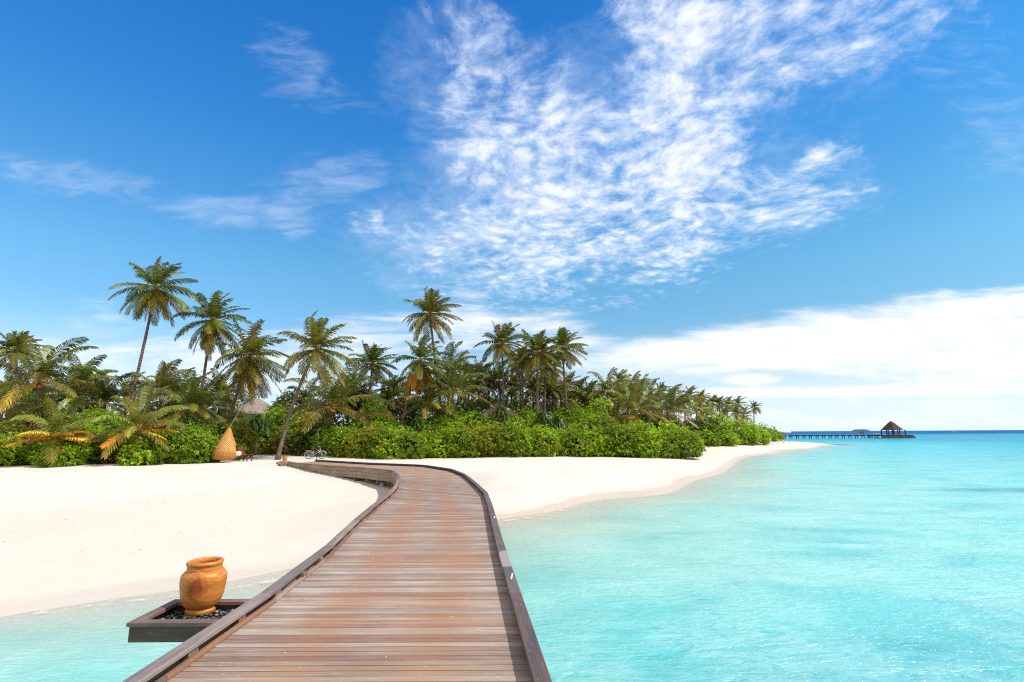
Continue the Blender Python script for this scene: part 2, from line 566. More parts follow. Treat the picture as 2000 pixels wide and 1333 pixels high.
def sl2(P, knots):
    P = np.asarray(P)
    d = np.r_[0, np.cumsum(np.hypot(*np.diff(P, axis=0).T))]
    return np.stack([np.interp(knots, d, P[:, 0]), np.interp(knots, d, P[:, 1])], 1)


def plen(P):
    return np.r_[0, np.cumsum(np.hypot(*np.diff(np.asarray(P), axis=0).T))]


def shore_d(P):
    x, y = P[:, 0], P[:, 1]
    k = np.clip(1 + y / 60, 1, 3)
    return poly_sd(P, shore) + .30 * k * np.sin((x * .62 + y * .5) / k + 1.2 * np.sin(y * .33 / k)) + .13 * k * np.sin((x * 1.7 - y * 1.1) / k + 2)


def terrain(P):
    P = np.asarray(P, float)
    d = shore_d(P)
    x, y = P[:, 0], P[:, 1]
    land = 1.32 * (1 - np.exp(-np.maximum(d, 0) / 9.5))
    sea = -1.9 * (1 - np.exp(np.minimum(d, 0) / 17.0))
    z = np.where(d > 0, land, sea)
    z = z - 0.62 * np.exp(-(((x + 7.2) / 5.0) ** 2 + ((y - 24) / 7.5) ** 2))          # hollow inside the curve
    # keep the sand below the planks
    cl = 0.5 * (sl2(EL, np.linspace(0, plen(EL)[-1], 60)) + sl2(ER, np.linspace(0, plen(ER)[-1], 60)))
    dd = np.full(len(P), 1e9)
    best = np.zeros(len(P))
    for i, c in enumerate(cl):
        r = np.hypot(x - c[0], y - c[1])
        best = np.where(r < dd, i / 59.0, best)
        dd = np.minimum(dd, r)
    lim = np.interp(best, [0, .45, .7, .9, 1], [.3, .20, .30, 0.85, 1.10])
    k = np.clip((5.0 - dd) / 2.5, 0, 1)
    z = np.where(z > lim, z * (1 - k) + np.minimum(z, lim) * k, z)
    z = np.where(d > 0.6, np.maximum(z, np.minimum(.17, .06 + (d - .6) * .05)), z)
    # gentle unevenness
    z = z + np.where(d > 2, 1, np.clip(d / 2, 0, 1)) * (0.030 * np.sin(x * .31 + 1.3) * np.sin(y * .27 + .4) + 0.018 * np.sin(x * .9 + y * .5) * np.cos(y * .8 - x * .2))
    return z


def ground_z(x, y):
    return float(terrain(np.array([[x, y]]))[0])


def axis(lo, hi, near_lo, near_hi, s0, grow, far_lo=None, far_hi=None):
    a = list(np.arange(near_lo, near_hi + 1e-6, s0))
    s, v = s0, a[-1]
    while v < hi:
        s *= grow
        v += s
        a.append(v)
    s, v, b = s0, a[0], []
    while v > lo:
        s *= grow
        v -= s
        b.append(v)
    return np.array(b[::-1] + a)


def grid_mesh(xs, ys):
    X, Y = np.meshgrid(xs, ys)
    P = np.stack([X.ravel(), Y.ravel()], 1)
    nx, ny = len(xs), len(ys)
    i = np.arange(nx * ny).reshape(ny, nx)
    F = np.stack([i[:-1, :-1].ravel(), i[:-1, 1:].ravel(), i[1:, 1:].ravel(), i[1:, :-1].ravel()], 1)
    return P, F


xs = axis(-9000, 9000, -24, 40, 0.4, 1.06)
ys = axis(-400, 14000, 0, 66, 0.4, 1.045)
GP, GF = grid_mesh(xs, ys)
GZ = terrain(GP)
GD = shore_d(GP)

m, T = material('sand')
pos = T.n('ShaderNodeNewGeometry').outputs['Position']
zz = T.n('ShaderNodeSeparateXYZ', {0: pos}).outputs[2]
n1 = T.noise(pos, 0.25, 5, 0.6).outputs['Fac']
n2 = T.noise(pos, 9.0, 6, 0.65).outputs['Fac']
n3 = T.noise(T.mapping(pos, scale=(1, 1.6, 1)), 1.4, 6, 0.65, 0.4).outputs['Fac']
c = T.mix(T.smooth(n1, 0.3, 0.7), (0.575, 0.535, 0.485), (0.63, 0.60, 0.555))
c = T.mix(T.m('MULTIPLY', T.smooth(n2, 0.35, 0.7), 0.16), c, (0.54, 0.49, 0.44))
c = T.mix(T.m('MULTIPLY', T.smooth(n3, 0.60, 0.72), 0.30), c, (0.53, 0.475, 0.42))
sh_ = attr(T, 'shore').outputs['Fac']
wetline = T.m('ADD', T.m('MULTIPLY', sh_, .11), T.m('MULTIPLY', T.m('SUBTRACT', T.noise(pos, 0.45, 4, 0.55).outputs['Fac'], 0.5), 0.16))
wet = T.smooth(wetline, 0.15, 0.08)
damp = T.smooth(wetline, 0.24, 0.10)
c = T.mix(T.m('MULTIPLY', damp, 0.35), c, (0.56, 0.48, 0.40))
c = T.mix(T.m('MULTIPLY', wet, 0.6), c, (0.53, 0.42, 0.32))
under = T.smooth(zz, -0.05, -0.5)
c = T.mix(T.m('MULTIPLY', under, T.smooth(T.noise(pos, 0.5, 5, .6).outputs['Fac'], 0.5, 0.7, 0, .45)), c, (0.42, 0.40, 0.33))
xx = T.n('ShaderNodeSeparateXYZ', {0: pos}).outputs[0]
tide = T.m('MULTIPLY', T.smooth(T.m('ADD', zz, T.m('MULTIPLY', T.m('SUBTRACT', n1, .5), .25)), .92, .86), T.smooth(xx, -3.0, -8.0))
c = T.mix(T.m('MULTIPLY', tide, T.smooth(n3, .2, .7, .55, .95)), c, (0.555, 0.505, 0.45))
speck = T.noise(pos, 30.0, 2, 0.5).outputs['Fac']
c = T.mix(T.m('MULTIPLY', T.smooth(speck, 0.735, 0.76), 0.6), c, (0.25, 0.2, 0.16))
hgt = T.m('ADD', T.m('MULTIPLY', n3, 0.6), T.m('MULTIPLY', n2, 0.25))
bp = T.n('ShaderNodeBump', {'Strength': 0.55, 'Distance': 0.06, 'Height': hgt}).outputs[0]
p = T.n('ShaderNodeBsdfPrincipled', {'Base Color': c, 'Roughness': T.m('SUBTRACT', 0.9, T.m('MULTIPLY', wet, 0.5)),
                                     'Specular IOR Level': T.m('ADD', 0.1, T.m('MULTIPLY', wet, 0.35)), 'Normal': bp})
finish(T, p)
M['sand'] = m
V = np.concatenate([GP, GZ[:, None]], 1)
me = mesh_np('beach_sand', V, GF, M['sand'], smooth=True)
me.attributes.new('shore', 'FLOAT', 'POINT').data.foreach_set('value', GD.astype(np.float32))
tag(link('beach_sand', me), kind='structure')

# ------------------------------------------------------------------ sea
# the water sheet carries how deep it stands over the bed, how cloudy and what colour it is there
dep = np.maximum(-GZ, 0)
dist = np.hypot(GP[:, 0], GP[:, 1])
off = np.maximum(-GD, 0)

steep = 1 + 1.6 * np.clip((13 - GP[:, 1]) / 5, 0, 1)          # the bed falls off faster on the near left side
off = off * steep


def ipc(v, xp, cs):
    cs = np.array(cs)
    return np.stack([np.interp(v, xp, cs[:, i]) for i in range(3)], 1)


lagoon = ipc(off, [0, 2, 6, 14, 30, 80], [(.64, .70, .60), (.46, .67, .60), (.25, .60, .57), (.12, .515, .52), (.048, .385, .435), (.008, .235, .315)])
deep_x = np.clip((GP[:, 0] - 6) / 60, 0, 1)[:, None] * np.clip((GP[:, 1] - 15) / 60, 0, 1)[:, None]
lagoon = lagoon * (1 - .35 * deep_x) + np.array([.03, .36, .56]) * .35 * deep_x
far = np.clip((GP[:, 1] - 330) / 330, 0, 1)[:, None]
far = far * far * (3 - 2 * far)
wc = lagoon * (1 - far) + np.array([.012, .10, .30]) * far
opac = 1 - np.exp(-off / 3.4)
opac = np.clip(opac, 0, 1)
m, T = material('sea_water')
pos = T.n('ShaderNodeNewGeometry').outputs['Position']
wcol = attr(T, 'col').outputs['Color']
wop = attr(T, 'depth').outputs['Fac']
px_, py_, _ = T.n('ShaderNodeSeparateXYZ', {0: pos}).outputs
# waves: long swell lines running in to the beach, chop and fine ripple
wv1 = T.noise(T.mapping(pos, rot=(0, 0, R(-18)), scale=(0.55, 1.5, 1)), 0.9, 5, 0.6, 0.8).outputs['Fac']
wv2 = T.noise(T.mapping(pos, rot=(0, 0, R(14)), scale=(1.0, 2.2, 1)), 3.2, 4, 0.6, 0.5).outputs['Fac']
wv3 = T.noise(T.mapping(pos, rot=(0, 0, R(-8)), scale=(0.12, 0.42, 1)), 1.0, 5, 0.65, 0.5).outputs['Fac']
def ridged(v, lo=0.0):
    return T.m('SUBTRACT', 1.0, T.m('MULTIPLY', T.m('ABSOLUTE', T.m('SUBTRACT', v, 0.5)), 5.0), clamp=True)


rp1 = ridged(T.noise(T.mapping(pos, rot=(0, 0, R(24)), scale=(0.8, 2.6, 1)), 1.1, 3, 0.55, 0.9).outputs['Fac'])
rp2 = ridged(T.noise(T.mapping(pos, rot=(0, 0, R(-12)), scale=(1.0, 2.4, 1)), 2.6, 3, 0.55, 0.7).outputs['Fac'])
h = T.m('ADD', T.m('MULTIPLY', wv1, 0.9), T.m('ADD', T.m('MULTIPLY', wv2, 0.30), T.m('ADD', T.m('MULTIPLY', wv3, 1.6),
        T.m('ADD', T.m('MULTIPLY', rp1, 0.30), T.m('MULTIPLY', rp2, 0.15)))))
bump = T.n('ShaderNodeBump', {'Strength': 1.0, 'Distance': 0.105, 'Height': h}).outputs[0]
bump_d = T.n('ShaderNodeBump', {'Strength': 0.55, 'Distance': 0.10, 'Height': h}).outputs[0]
bed = T.noise(T.mapping(pos, scale=(0.16, 0.42, 1)), 1.0, 5, 0.6, 0.6).outputs['Fac']
# weed patches and pale sand bars on the bed showing through
col1 = T.mix(T.smooth(bed, 0.52, 0.72, 0, .30), wcol, T.mix(1.0, wcol, (1.9, 1.22, 1.15), 'MULTIPLY'))
col1 = T.mix(T.smooth(bed, 0.50, 0.30, 0, .8), col1, T.mix(1.0, wcol, (0.45, 0.80, 0.88), 'MULTIPLY'))
# bright light filaments of the ripples, painted into the water colour
light_lines = T.m('MULTIPLY', T.m('ADD', T.m('MULTIPLY', rp1, .6), T.m('MULTIPLY', rp2, .6)), T.smooth(T.noise(pos, .35, 3, .6).outputs['Fac'], .35, .6, .35, 1.0), clamp=True)
col1 = T.mix(T.m('MULTIPLY', T.m('MULTIPLY', light_lines, .46), T.lin(py_, 25, 110, 1.0, 0.0)), col1, T.mix(.5, col1, (.75, .88, .84)))
reef = T.n('ShaderNodeTexGradient', {0: T.mapping(pos, (30.5, 30.2, 0), (0, 0, R(-4)), (9.5, 2.6, 5), 'TEXTURE')}, gradient_type='SPHERICAL').outputs['Fac']
reefm = T.smooth(T.m('ADD', reef, T.m('MULTIPLY', T.m('SUBTRACT', T.noise(pos, .7, 5, .7).outputs['Fac'], .5), 1.5)), 0.1, 0.9)
col1 = T.mix(T.m('MULTIPLY', T.m('MULTIPLY', reefm, T.smooth(reef, 0, .2)), .75), col1, (0.02, 0.20, 0.30))
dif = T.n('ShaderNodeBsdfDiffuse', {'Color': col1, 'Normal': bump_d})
trn = T.n('ShaderNodeBsdfTransparent', {0: T.mix(wop, (0.97, 1.0, 0.985), (0.62, 0.95, 0.93))})
opn = T.m('MAXIMUM', T.m('MULTIPLY', wop, T.lin(wv1, 0.3, 0.7, 0.86, 1.0)), T.smooth(wop, 0.95, 0.999))
body = T.n('ShaderNodeMixShader', {0: opn, 1: trn, 2: dif})
gl = T.n('ShaderNodeBsdfGlossy', {'Color': (1, 1, 1), 'Roughness': 0.2, 'Normal': bump})
fr = T.n('ShaderNodeFresnel', {'IOR': 1.33, 'Normal': bump}).outputs[0]
fac = T.m('MULTIPLY', T.m('MINIMUM', T.m('MULTIPLY', fr, 0.75), 0.24), T.lin(py_, 120, 600, 1.0, 0.2))
surf = T.n('ShaderNodeMixShader', {0: fac, 1: body, 2: gl})
# a thin lace of foam where the water ends
foamn = T.noise(T.mapping(pos, scale=(1, 1, 1)), 2.6, 6, 0.7, 0.6).outputs['Fac']
edge = T.m('MULTIPLY', T.smooth(wop, 0.001, 0.02), T.smooth(wop, 0.10, 0.02))
foam = T.m('MULTIPLY', T.smooth(foamn, 0.48, 0.66), edge)
foams = T.n('ShaderNodeBsdfDiffuse', {'Color': (.82, .84, .82)})
surf = T.n('ShaderNodeMixShader', {0: T.m('MULTIPLY', foam, .45), 1: surf, 2: foams})
finish(T, surf)
M['sea'] = m
keep = (GZ < 0.25)
fk = keep[GF].any(1)
F2 = GF[fk]
used, inv = np.unique(F2, return_inverse=True)
V = np.concatenate([GP[used], np.zeros((len(used), 1))], 1)
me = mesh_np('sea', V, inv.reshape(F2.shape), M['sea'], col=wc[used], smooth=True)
a = me.attributes.new('depth', 'FLOAT', 'POINT')
a.data.foreach_set('value', opac[used].astype(np.float32))
tag(link('sea', me), kind='structure')


# ------------------------------------------------------------------ boardwalk
def resample_pair():
    """matched stations along the two edges, about one plank apart"""
    dl, dr = plen(EL), plen(ER)
    # matching marks: y level along the straight, then the bend, then the far end
    ml = [0, dl[1], dl[2], dl[3], dl[5], dl[6], dl[7], dl[8], dl[10], dl[12]]

    def r_at_y(y):
        return float(np.interp(y, ER[:, 1], dr))
    ty = [EL[0][1], EL[1][1], EL[2][1], EL[3][1] + .1, ER[6][1] - 1.6, ER[6][1] + 1.6, ER[7][1] + .6, ER[8][1] + .8, ER[9][1] + 2.6, ER[-1][1]]
    mr = [r_at_y(y) for y in ty]
    mr[-1] = dr[-1]
    tot = 0.5 * (dl[-1] + dr[-1])
    # spread planks by mean length
    kk = np.linspace(0, len(ml) - 1, 4000)
    a = np.interp(kk, range(len(ml)), ml)
    b = np.interp(kk, range(len(mr)), mr)
    s = np.r_[0, np.cumsum(0.5 * (np.diff(a) + np.diff(b)))]
    n = int(s[-1] / 0.110)
    u = np.linspace(0, s[-1], n + 1)
    return np.interp(u, s, a), np.interp(u, s, b)


SA, SB = resample_pair()
PL, PR = sl2(EL, SA), sl2(ER, SB)


def offset(P, d):
    P = np.asarray(P)
    t = np.gradient(P, axis=0)
    t /= np.maximum(np.hypot(t[:, 0], t[:, 1]), 1e-9)[:, None]
    return P + np.stack([t[:, 1], -t[:, 0]], 1) * d      # positive: to the right of travel


walk = empty('boardwalk', (-1.4, 4.0, 0), 'long curving wooden boardwalk of weathered cross planks leading over the water to the beach', 'boardwalk')


def child(mb, name, mat, parent, smooth=False):
    o = mb.build(name, mat, parent, smooth)
    if parent is not None:
        o.matrix_parent_inverse = Matrix.Translation(-Vector(parent.location)) if parent.parent is None else Matrix.Identity(4)
    return o


rng = random.Random(11)
IL, IR = offset(PL, 0.10), offset(PR, -0.10)
mb = MB()
for i in range(len(PL) - 1):
    a0, a1, b0, b1 = IL[i], IL[i + 1], IR[i], IR[i + 1]
    near = i < 160
    g = 0.007 / 0.110
    z = DECK_Z + rng.uniform(-.0015, .0025)
    tl = rng.uniform(-.0012, .0012)
    r = (rng.random(), rng.random(), rng.random())
    q = [(a0[0] + (a1[0] - a0[0]) * g, a0[1] + (a1[1] - a0[1]) * g), (b0[0] + (b1[0] - b0[0]) * g, b0[1] + (b1[1] - b0[1]) * g),
         (b1[0] - (b1[0] - b0[0]) * g, b1[1] - (b1[1] - b0[1]) * g), (a1[0] - (a1[0] - a0[0]) * g, a1[1] - (a1[1] - a0[1]) * g)]
    wd = math.hypot(b0[0] - a0[0], b0[1] - a0[1])
    vo = rng.random() * 300
    e = 0.10        # rounded board edge
    c0 = [(q[0][0] * (1 - e) + q[3][0] * e, q[0][1] * (1 - e) + q[3][1] * e), (q[1][0] * (1 - e) + q[2][0] * e, q[1][1] * (1 - e) + q[2][1] * e),
          (q[2][0] * (1 - e) + q[1][0] * e, q[2][1] * (1 - e) + q[1][1] * e), (q[3][0] * (1 - e) + q[0][0] * e, q[3][1] * (1 - e) + q[0][1] * e)]
    vs = [(*q[0], z - .03), (*q[1], z - .03), (*q[1], z - .006), (*q[0], z - .006), (*c0[0], z + tl), (*c0[1], z - tl), (*c0[2], z - tl), (*c0[3], z + tl),
          (*q[2], z - .006), (*q[3], z - .006), (*q[2], z - .03), (*q[3], z - .03)]
    vv = [0, 0, .02, .02, .03, .03, .088, .088, .1, .1, .12, .12]
    ux = [0, wd, wd, 0, 0, wd, wd, 0, wd, 0, wd, 0]
    mb.add(vs, [(0, 1, 2, 3), (3, 2, 5, 4), (4, 5, 6, 7), (7, 6, 8, 9), (9, 8, 10, 11), (0, 3, 4, 7, 9, 11), (1, 10, 8, 6, 5, 2)], r,
           [(ux[k], vo + vv[k]) for k in range(12)])
child(mb, 'planking', M['deck'], walk)

# screw heads and pale chips lying on the boards
mb = MB()
for _ in range(110):
    i = rng.randrange(20, 200)
    t = rng.uniform(.05, .95)
    x = IL[i][0] * (1 - t) + IR[i][0] * t
    y = IL[i][1] * (1 - t) + IR[i][1] * t + .07
    s = rng.uniform(.004, .012)
    a = rng.random() * 6
    pts = [(x + s * math.cos(a + k * 1.05) * rng.uniform(.6, 1.2), y + s * math.sin(a + k * 1.05) * rng.uniform(.6, 1.2)) for k in range(6)]
    mb.add([(*p, DECK_Z + .001) for p in pts] + [(x, y, DECK_Z + .001 + s * .5)], [(k, (k + 1) % 6, 6) for k in range(6)])
tag(mb.build('coral_chips', simple('coral_chip', (.62, .55, .5), .8, .2)), kind='stuff')


def rail_side(P, side, mat, over, wid, name, seglen=2.9):
    """flat rail boards end to end on short blocks"""
    d = plen(P)
    mbr = MB()
    mbr.rng = random.Random(5 + side)
    s = 0.0
    brk = [0.0]
    while s < d[-1] - .3:
        t0, t1 = sl2(P, [s])[0], sl2(P, [min(s + .6, d[-1])])[0]
        k0, k1 = sl2(P, [min(s + .6, d[-1])])[0] - sl2(P, [s])[0], sl2(P, [min(s + seglen, d[-1])])[0] - sl2(P, [min(s + seglen - .6, d[-1])])[0]
        ang = abs(math.atan2(k0[0] * k1[1] - k0[1] * k1[0], k0 @ k1))
        L = seglen if ang < .12 else 1.15
        s = min(s + L, d[-1])
        brk.append(s)
    for a, b in zip(brk[:-1], brk[1:]):
        p, q = sl2(P, [a, b])
        dirv = (q - p) / np.hypot(*(q - p))
        p2, q2 = p + dirv * .002, q - dirv * .002
        mbr.beam((*p2, DECK_Z + .125), (*q2, DECK_Z + .125), wid, .05, bev=.008)
    child(mbr, name, mat, walk)
    return brk


RL = offset(PL, 0.075)
RR = offset(PR, -0.075)
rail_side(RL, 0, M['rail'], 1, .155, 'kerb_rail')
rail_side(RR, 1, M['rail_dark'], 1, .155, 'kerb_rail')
# lower strips under the rails, standing on the planks
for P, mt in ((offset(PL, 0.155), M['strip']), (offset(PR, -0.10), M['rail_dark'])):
    d = plen(P)
    mb = MB()
    s = 0
    while s < d[-1] - .2:
        e = min(s + 2.2, d[-1])
        p, q = sl2(P, [s + .003, e - .003])
        mb.beam((*p, DECK_Z + .026), (*q, DECK_Z + .026), .05, .046, bev=.004)
        s = e
    child(mb, 'edge_strip', mt, walk)
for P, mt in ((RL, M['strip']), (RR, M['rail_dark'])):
    d = plen(P)
    s = .35
    while s < min(d[-1], 44):
        p, q = sl2(P, [s, s + .16])
        mb = MB()
        mb.rng = random.Random(int(s * 100))
        mb.beam((*p, DECK_Z + .052), (*q, DECK_Z + .052), .10, .096, bev=.003)
        child(mb, 'spacer_block', mt, walk)
        s += 0.95
# outer fascia boards
for P, sgn in ((PL, -1), (PR, 1)):
    for j, (z, h, off_) in enumerate(((DECK_Z - .02, .24, .02), (DECK_Z - .235, .18, .035), (DECK_Z - .42, .18, .03))):
        Q = offset(P, sgn * -off_)
        d = plen(Q)
        mb = MB()
        mb.rng = random.Random(j * 3 + 40 + sgn)
        s = 0
        while s < d[-1] - .2:
            e = min(s + 1.6, d[-1])
            p, q = sl2(Q, [s + .002, e - .002])
            rr_ = mb.rng
            mb.beam((*p, z), (*q, z), .04, h, bev=.006, c=(rr_.uniform(.3, .7), rr_.uniform(.2, .8), rr_.uniform(.3, .7)))
            s = e
        child(mb, 'fascia_board', M['fascia'], walk)
# joists and posts
cnt = 0
i = 6
while i < len(PL) - 10:
    a, b = PL[i], PR[i]
    v = (b - a) / np.hypot(*(b - a))
    mb = MB()
    mb.rng = random.Random(i)
    z = DECK_Z - .58
    mb.beam((*(a - v * .07), z), (*(b + v * .07), z), .12, .15, bev=.008)
    child(mb, 'joist', M['joist'], walk)
    if cnt % 2 == 0:
        for t in (.28, .98):
            p = a + v * t if t < .5 else b - v * .28
            gz = ground_z(p[0], p[1])
            if gz < DECK_Z - .75:
                mb = MB()
                mb.tube([(*p, gz - .25), (*p, DECK_Z - .656)], .13, 14)
                child(mb, 'post', M['concrete'], walk)
    cnt += 1
    i += 14
# small white cleats on the right kerb
for px, py in ((1000, 1128), (966, 1012)):
    c_ = gp(px, py, RAIL_T)
    mb = MB()
    mb.beam((c_[0] - .012, c_[1] - .14, RAIL_T + .012), (c_[0] + .004, c_[1] + .14, RAIL_T + .012), .022, .022)
    mb.beam((c_[0] - .01, c_[1] - .05, RAIL_T + .003), (c_[0] - .006, c_[1] + .05, RAIL_T + .003), .03, .006)
    child(mb, 'cleat', simple('white_metal', (.75, .75, .74), .35, .05), walk)
# landing board at the far end, beside the kerb
mb = MB()
e = gp(541, 903.5, DECK_Z)[:2]
f = gp(563, 902.0, DECK_Z)[:2]
for k in range(3):
    o_ = np.array([0.0, .16 * k])
    mb.beam((*(e + o_), DECK_Z - .05), (*(f + o_), DECK_Z - .05), .15, .14, bev=.01)
child(mb, 'landing', M['strip'], walk)

# steps down to the sand by the landing
sa, sb_ = gp(578, 906.5, DECK_Z - .02), None
dirn = np.array([-.75, -.66])
st = empty('wooden_steps', (sa[0], sa[1], ground_z(sa[0], sa[1])), 'short flight of worn wooden steps leaning from the boardwalk down to the sand', 'steps')
run = 1.15
for w_ in (0.0, -.62):
    mb = MB()
    o_ = np.array([.66, -.75]) * w_
    p = sa[:2] + o_
    q = p + dirn * run
    mb.beam((*p, DECK_Z - .05), (*q, ground_z(*q) + .03), .07, .22, bev=.01)
    child(mb, 'stringer', M['rail'], st)
for k in range(3):
    t = (k + .6) / 3.2
    p = sa[:2] + dirn * run * t
    q = p - np.array([.66, -.75]) * .55 - 0 * dirn
    z = (DECK_Z - .05) * (1 - t) + (ground_z(*(sa[:2] + dirn * run)) + .03) * t + .06
    mb = MB()
    mb.beam((*(p - np.array([.66, -.75]) * .04), z), (*q, z), .22, .035, bev=.006)
    child(mb, 'tread', M['strip'], st)

# ------------------------------------------------------------------ planter tray with the big jar
TZ = DECK_Z + .03
fl = gp(247, 1217, TZ)
bl = gp(338, 1170.5, TZ)
X0, X1, Y0, Y1 = fl[0], EL[1][0] - .075, fl[1], bl[1]
tray = empty('planter_tray', ((X0 + X1) / 2, (Y0 + Y1) / 2, TZ - .25), 'square dark wooden tray full of pebbles jutting from the boardwalk edge over the water', 'planter tray')
W_ = .115


def rim(p, q, n_in, name='rim_board'):
    mbx = MB()
    mbx.rng = random.Random(hash(name) % 7 + int(abs(p[0]) * 31))
    p, q = np.array(p), np.array(q)
    n_in = np.array(n_in)
    d_ = (q - p) / np.hypot(*(q - p))
    L = np.hypot(*(q - p))
    o1, z0, z1 = p, TZ - .045, TZ
    e = .006
    P8 = [p, q, q + n_in * W_ - d_ * W_, p + n_in * W_ + d_ * W_]
    rr = (mbx.rng.random(), mbx.rng.random(), mbx.rng.random())
    uvs = [(0, 0), (L, 0), (L - W_, W_), (W_, W_)]
    top = [(P8[0] + (n_in + d_) * e), (P8[1] + (n_in - d_) * e), P8[2] - (n_in) * e, P8[3] - n_in * e]
    vs = [(*v_, z0) for v_ in P8] + [(*v_, z1 - e) for v_ in P8] + [(*v_, z1) for v_ in top]
    fs = []
    for k in range(4):
        j = (k + 1) % 4
        fs += [(k, j, 4 + j, 4 + k), (4 + k, 4 + j, 8 + j, 8 + k)]
    fs += [(8, 9, 10, 11), (3, 2, 1, 0)]
    mbx.add(vs, fs, rr, uvs * 3)
    child(mbx, name, M['tray'], tray)


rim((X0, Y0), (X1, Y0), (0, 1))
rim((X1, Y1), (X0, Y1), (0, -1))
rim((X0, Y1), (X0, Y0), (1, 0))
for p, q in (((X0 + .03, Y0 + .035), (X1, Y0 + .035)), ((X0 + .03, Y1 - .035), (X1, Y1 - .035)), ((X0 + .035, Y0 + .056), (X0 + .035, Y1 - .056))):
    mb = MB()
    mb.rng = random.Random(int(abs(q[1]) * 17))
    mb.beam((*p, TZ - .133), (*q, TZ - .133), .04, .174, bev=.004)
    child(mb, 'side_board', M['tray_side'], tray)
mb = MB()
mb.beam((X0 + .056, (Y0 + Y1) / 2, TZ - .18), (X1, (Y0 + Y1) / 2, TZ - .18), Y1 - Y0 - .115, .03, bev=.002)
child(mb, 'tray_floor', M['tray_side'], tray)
mb = MB()
mb.beam((X0 + .85, (Y0 + Y1) / 2 - .2, TZ - .24), (X1 + .6, (Y0 + Y1) / 2 - .2, TZ - .24), .1, .08)
mb.beam((X0 + .85, (Y0 + Y1) / 2 + .2, TZ - .24), (X1 + .6, (Y0 + Y1) / 2 + .2, TZ - .24), .1, .08)
child(mb, 'bracket', M['tray_side'], tray)
# pebbles
mb = MB()
PEB_Z = TZ - .11
pr = random.Random(3)
ico = [(0, 0, 1)] + [(.89 * math.cos(k * 1.2566), .89 * math.sin(k * 1.2566), .45) for k in range(5)] + \
      [(.89 * math.cos(k * 1.2566 + .628), .89 * math.sin(k * 1.2566 + .628), -.45) for k in range(5)] + [(0, 0, -1)]
icf = [(0, 1 + k, 1 + (k + 1) % 5) for k in range(5)] + [(1 + k, 6 + k, 1 + (k + 1) % 5) for k in range(5)] + \
      [(1 + (k + 1) % 5, 6 + k, 6 + (k + 1) % 5) for k in range(5)] + [(11, 6 + (k + 1) % 5, 6 + k) for k in range(5)]
for _ in range(620):
    x, y = pr.uniform(X0 + .07, X1 - .01), pr.uniform(Y0 + .07, Y1 - .07)
    s = pr.uniform(.018, .036)
    a = pr.random() * 6.28
    sx_, sy_, sz_ = s * pr.uniform(.9, 1.5), s * pr.uniform(.8, 1.1), s * pr.uniform(.5, .75)
    z = PEB_Z - pr.random() * .05
    g = pr.choice([.015, .02, .03, .04, .06, .08, .2])
    cc = (g * 1.02, g, g * .97)
    vs = []
    for p in ico:
        qx, qy, qz = p[0] * sx_, p[1] * sy_, p[2] * sz_
        vs.append((x + qx * math.cos(a) - qy * math.sin(a), y + qx * math.sin(a) + qy * math.cos(a), z + qz))
    mb.add(vs, icf, cc)
m, T = material('pebble')
finish(T, T.n('ShaderNodeBsdfPrincipled', {'Base Color': attr(T).outputs['Color'], 'Roughness': .55}))
tag(mb.build('pebbles', m, smooth=True), kind='stuff')

# turned jar
m, T = material('jar_wood')
oc = T.n('ShaderNodeTexCoord').outputs['Object']
# grain as slanting growth layers through the block, with one knot
lay = T.n('ShaderNodeVectorMath', {0: oc, 1: (0.55, -0.10, 1.0)}, operation='DOT_PRODUCT').outputs['Value']
wz = T.noise(T.mapping(oc, scale=(1.4, 1.4, 1.0)), 3.5, 4, .55).outputs['Fac']
rings = T.noise(T.n('ShaderNodeCombineXYZ', {0: T.m('ADD', T.m('MULTIPLY', lay, 24), T.m('MULTIPLY', wz, 6)), 1: 0.0, 2: 0.0}).outputs[0], 1.0, 4, .6).outputs['Fac']
fine = T.noise(T.mapping(oc, rot=(0, R(-28), 0), scale=(4, 4, 70)), 1.0, 4, .6).outputs['Fac']
c = T.mix(T.smooth(rings, .3, .72), (0.34, 0.085, 0.010), (0.62, 0.25, 0.045))
c = T.mix(T.m('MULTIPLY', T.smooth(fine, .35, .7), .3), c, (0.72, 0.38, 0.11))
KN = (0.055, -0.285, 0.40)
rel = T.n('ShaderNodeVectorMath', {0: oc, 1: KN}, operation='SUBTRACT').outputs[0]
dist_k = T.n('ShaderNodeVectorMath', {0: T.mapping(rel, scale=(0.8, .4, .7))}, operation='LENGTH').outputs['Value']
dist_k = T.m('ADD', dist_k, T.m('MULTIPLY', T.m('SUBTRACT', T.noise(oc, 9, 5, .6).outputs['Fac'], .5), .11))
kr = T.n('ShaderNodeMath', {0: T.m('MULTIPLY', dist_k, 130)}, operation='SINE').outputs[0]
kring = T.m('MULTIPLY', T.smooth(kr, -.2, .9), T.smooth(dist_k, .2, .06))
c = T.mix(T.m('MULTIPLY', kring, .6), c, (0.27, 0.065, 0.012))
c = T.mix(T.m('MULTIPLY', T.smooth(dist_k, .12, .05), .9), c, (0.26, 0.055, 0.010))
crk = T.smooth(T.noise(oc, 26, 4, .7).outputs['Fac'], .57, .66)
c = T.mix(T.m('MULTIPLY', crk, T.smooth(dist_k, .075, .03)), c, (0.09, 0.025, 0.008))
relz = T.n('ShaderNodeSeparateXYZ', {0: rel}).outputs
drip = T.m('MULTIPLY', T.smooth(T.m('ABSOLUTE', T.m('ADD', relz[0], T.m('MULTIPLY', relz[2], .25))), .075, .02), T.m('MULTIPLY', T.smooth(relz[2], .02, -.04), T.smooth(relz[2], -.17, -.09)))
c = T.mix(T.m('MULTIPLY', drip, .55), c, (0.40, 0.12, 0.02))
bmp = T.n('ShaderNodeBump', {'Strength': .25, 'Distance': .004, 'Height': fine}).outputs[0]
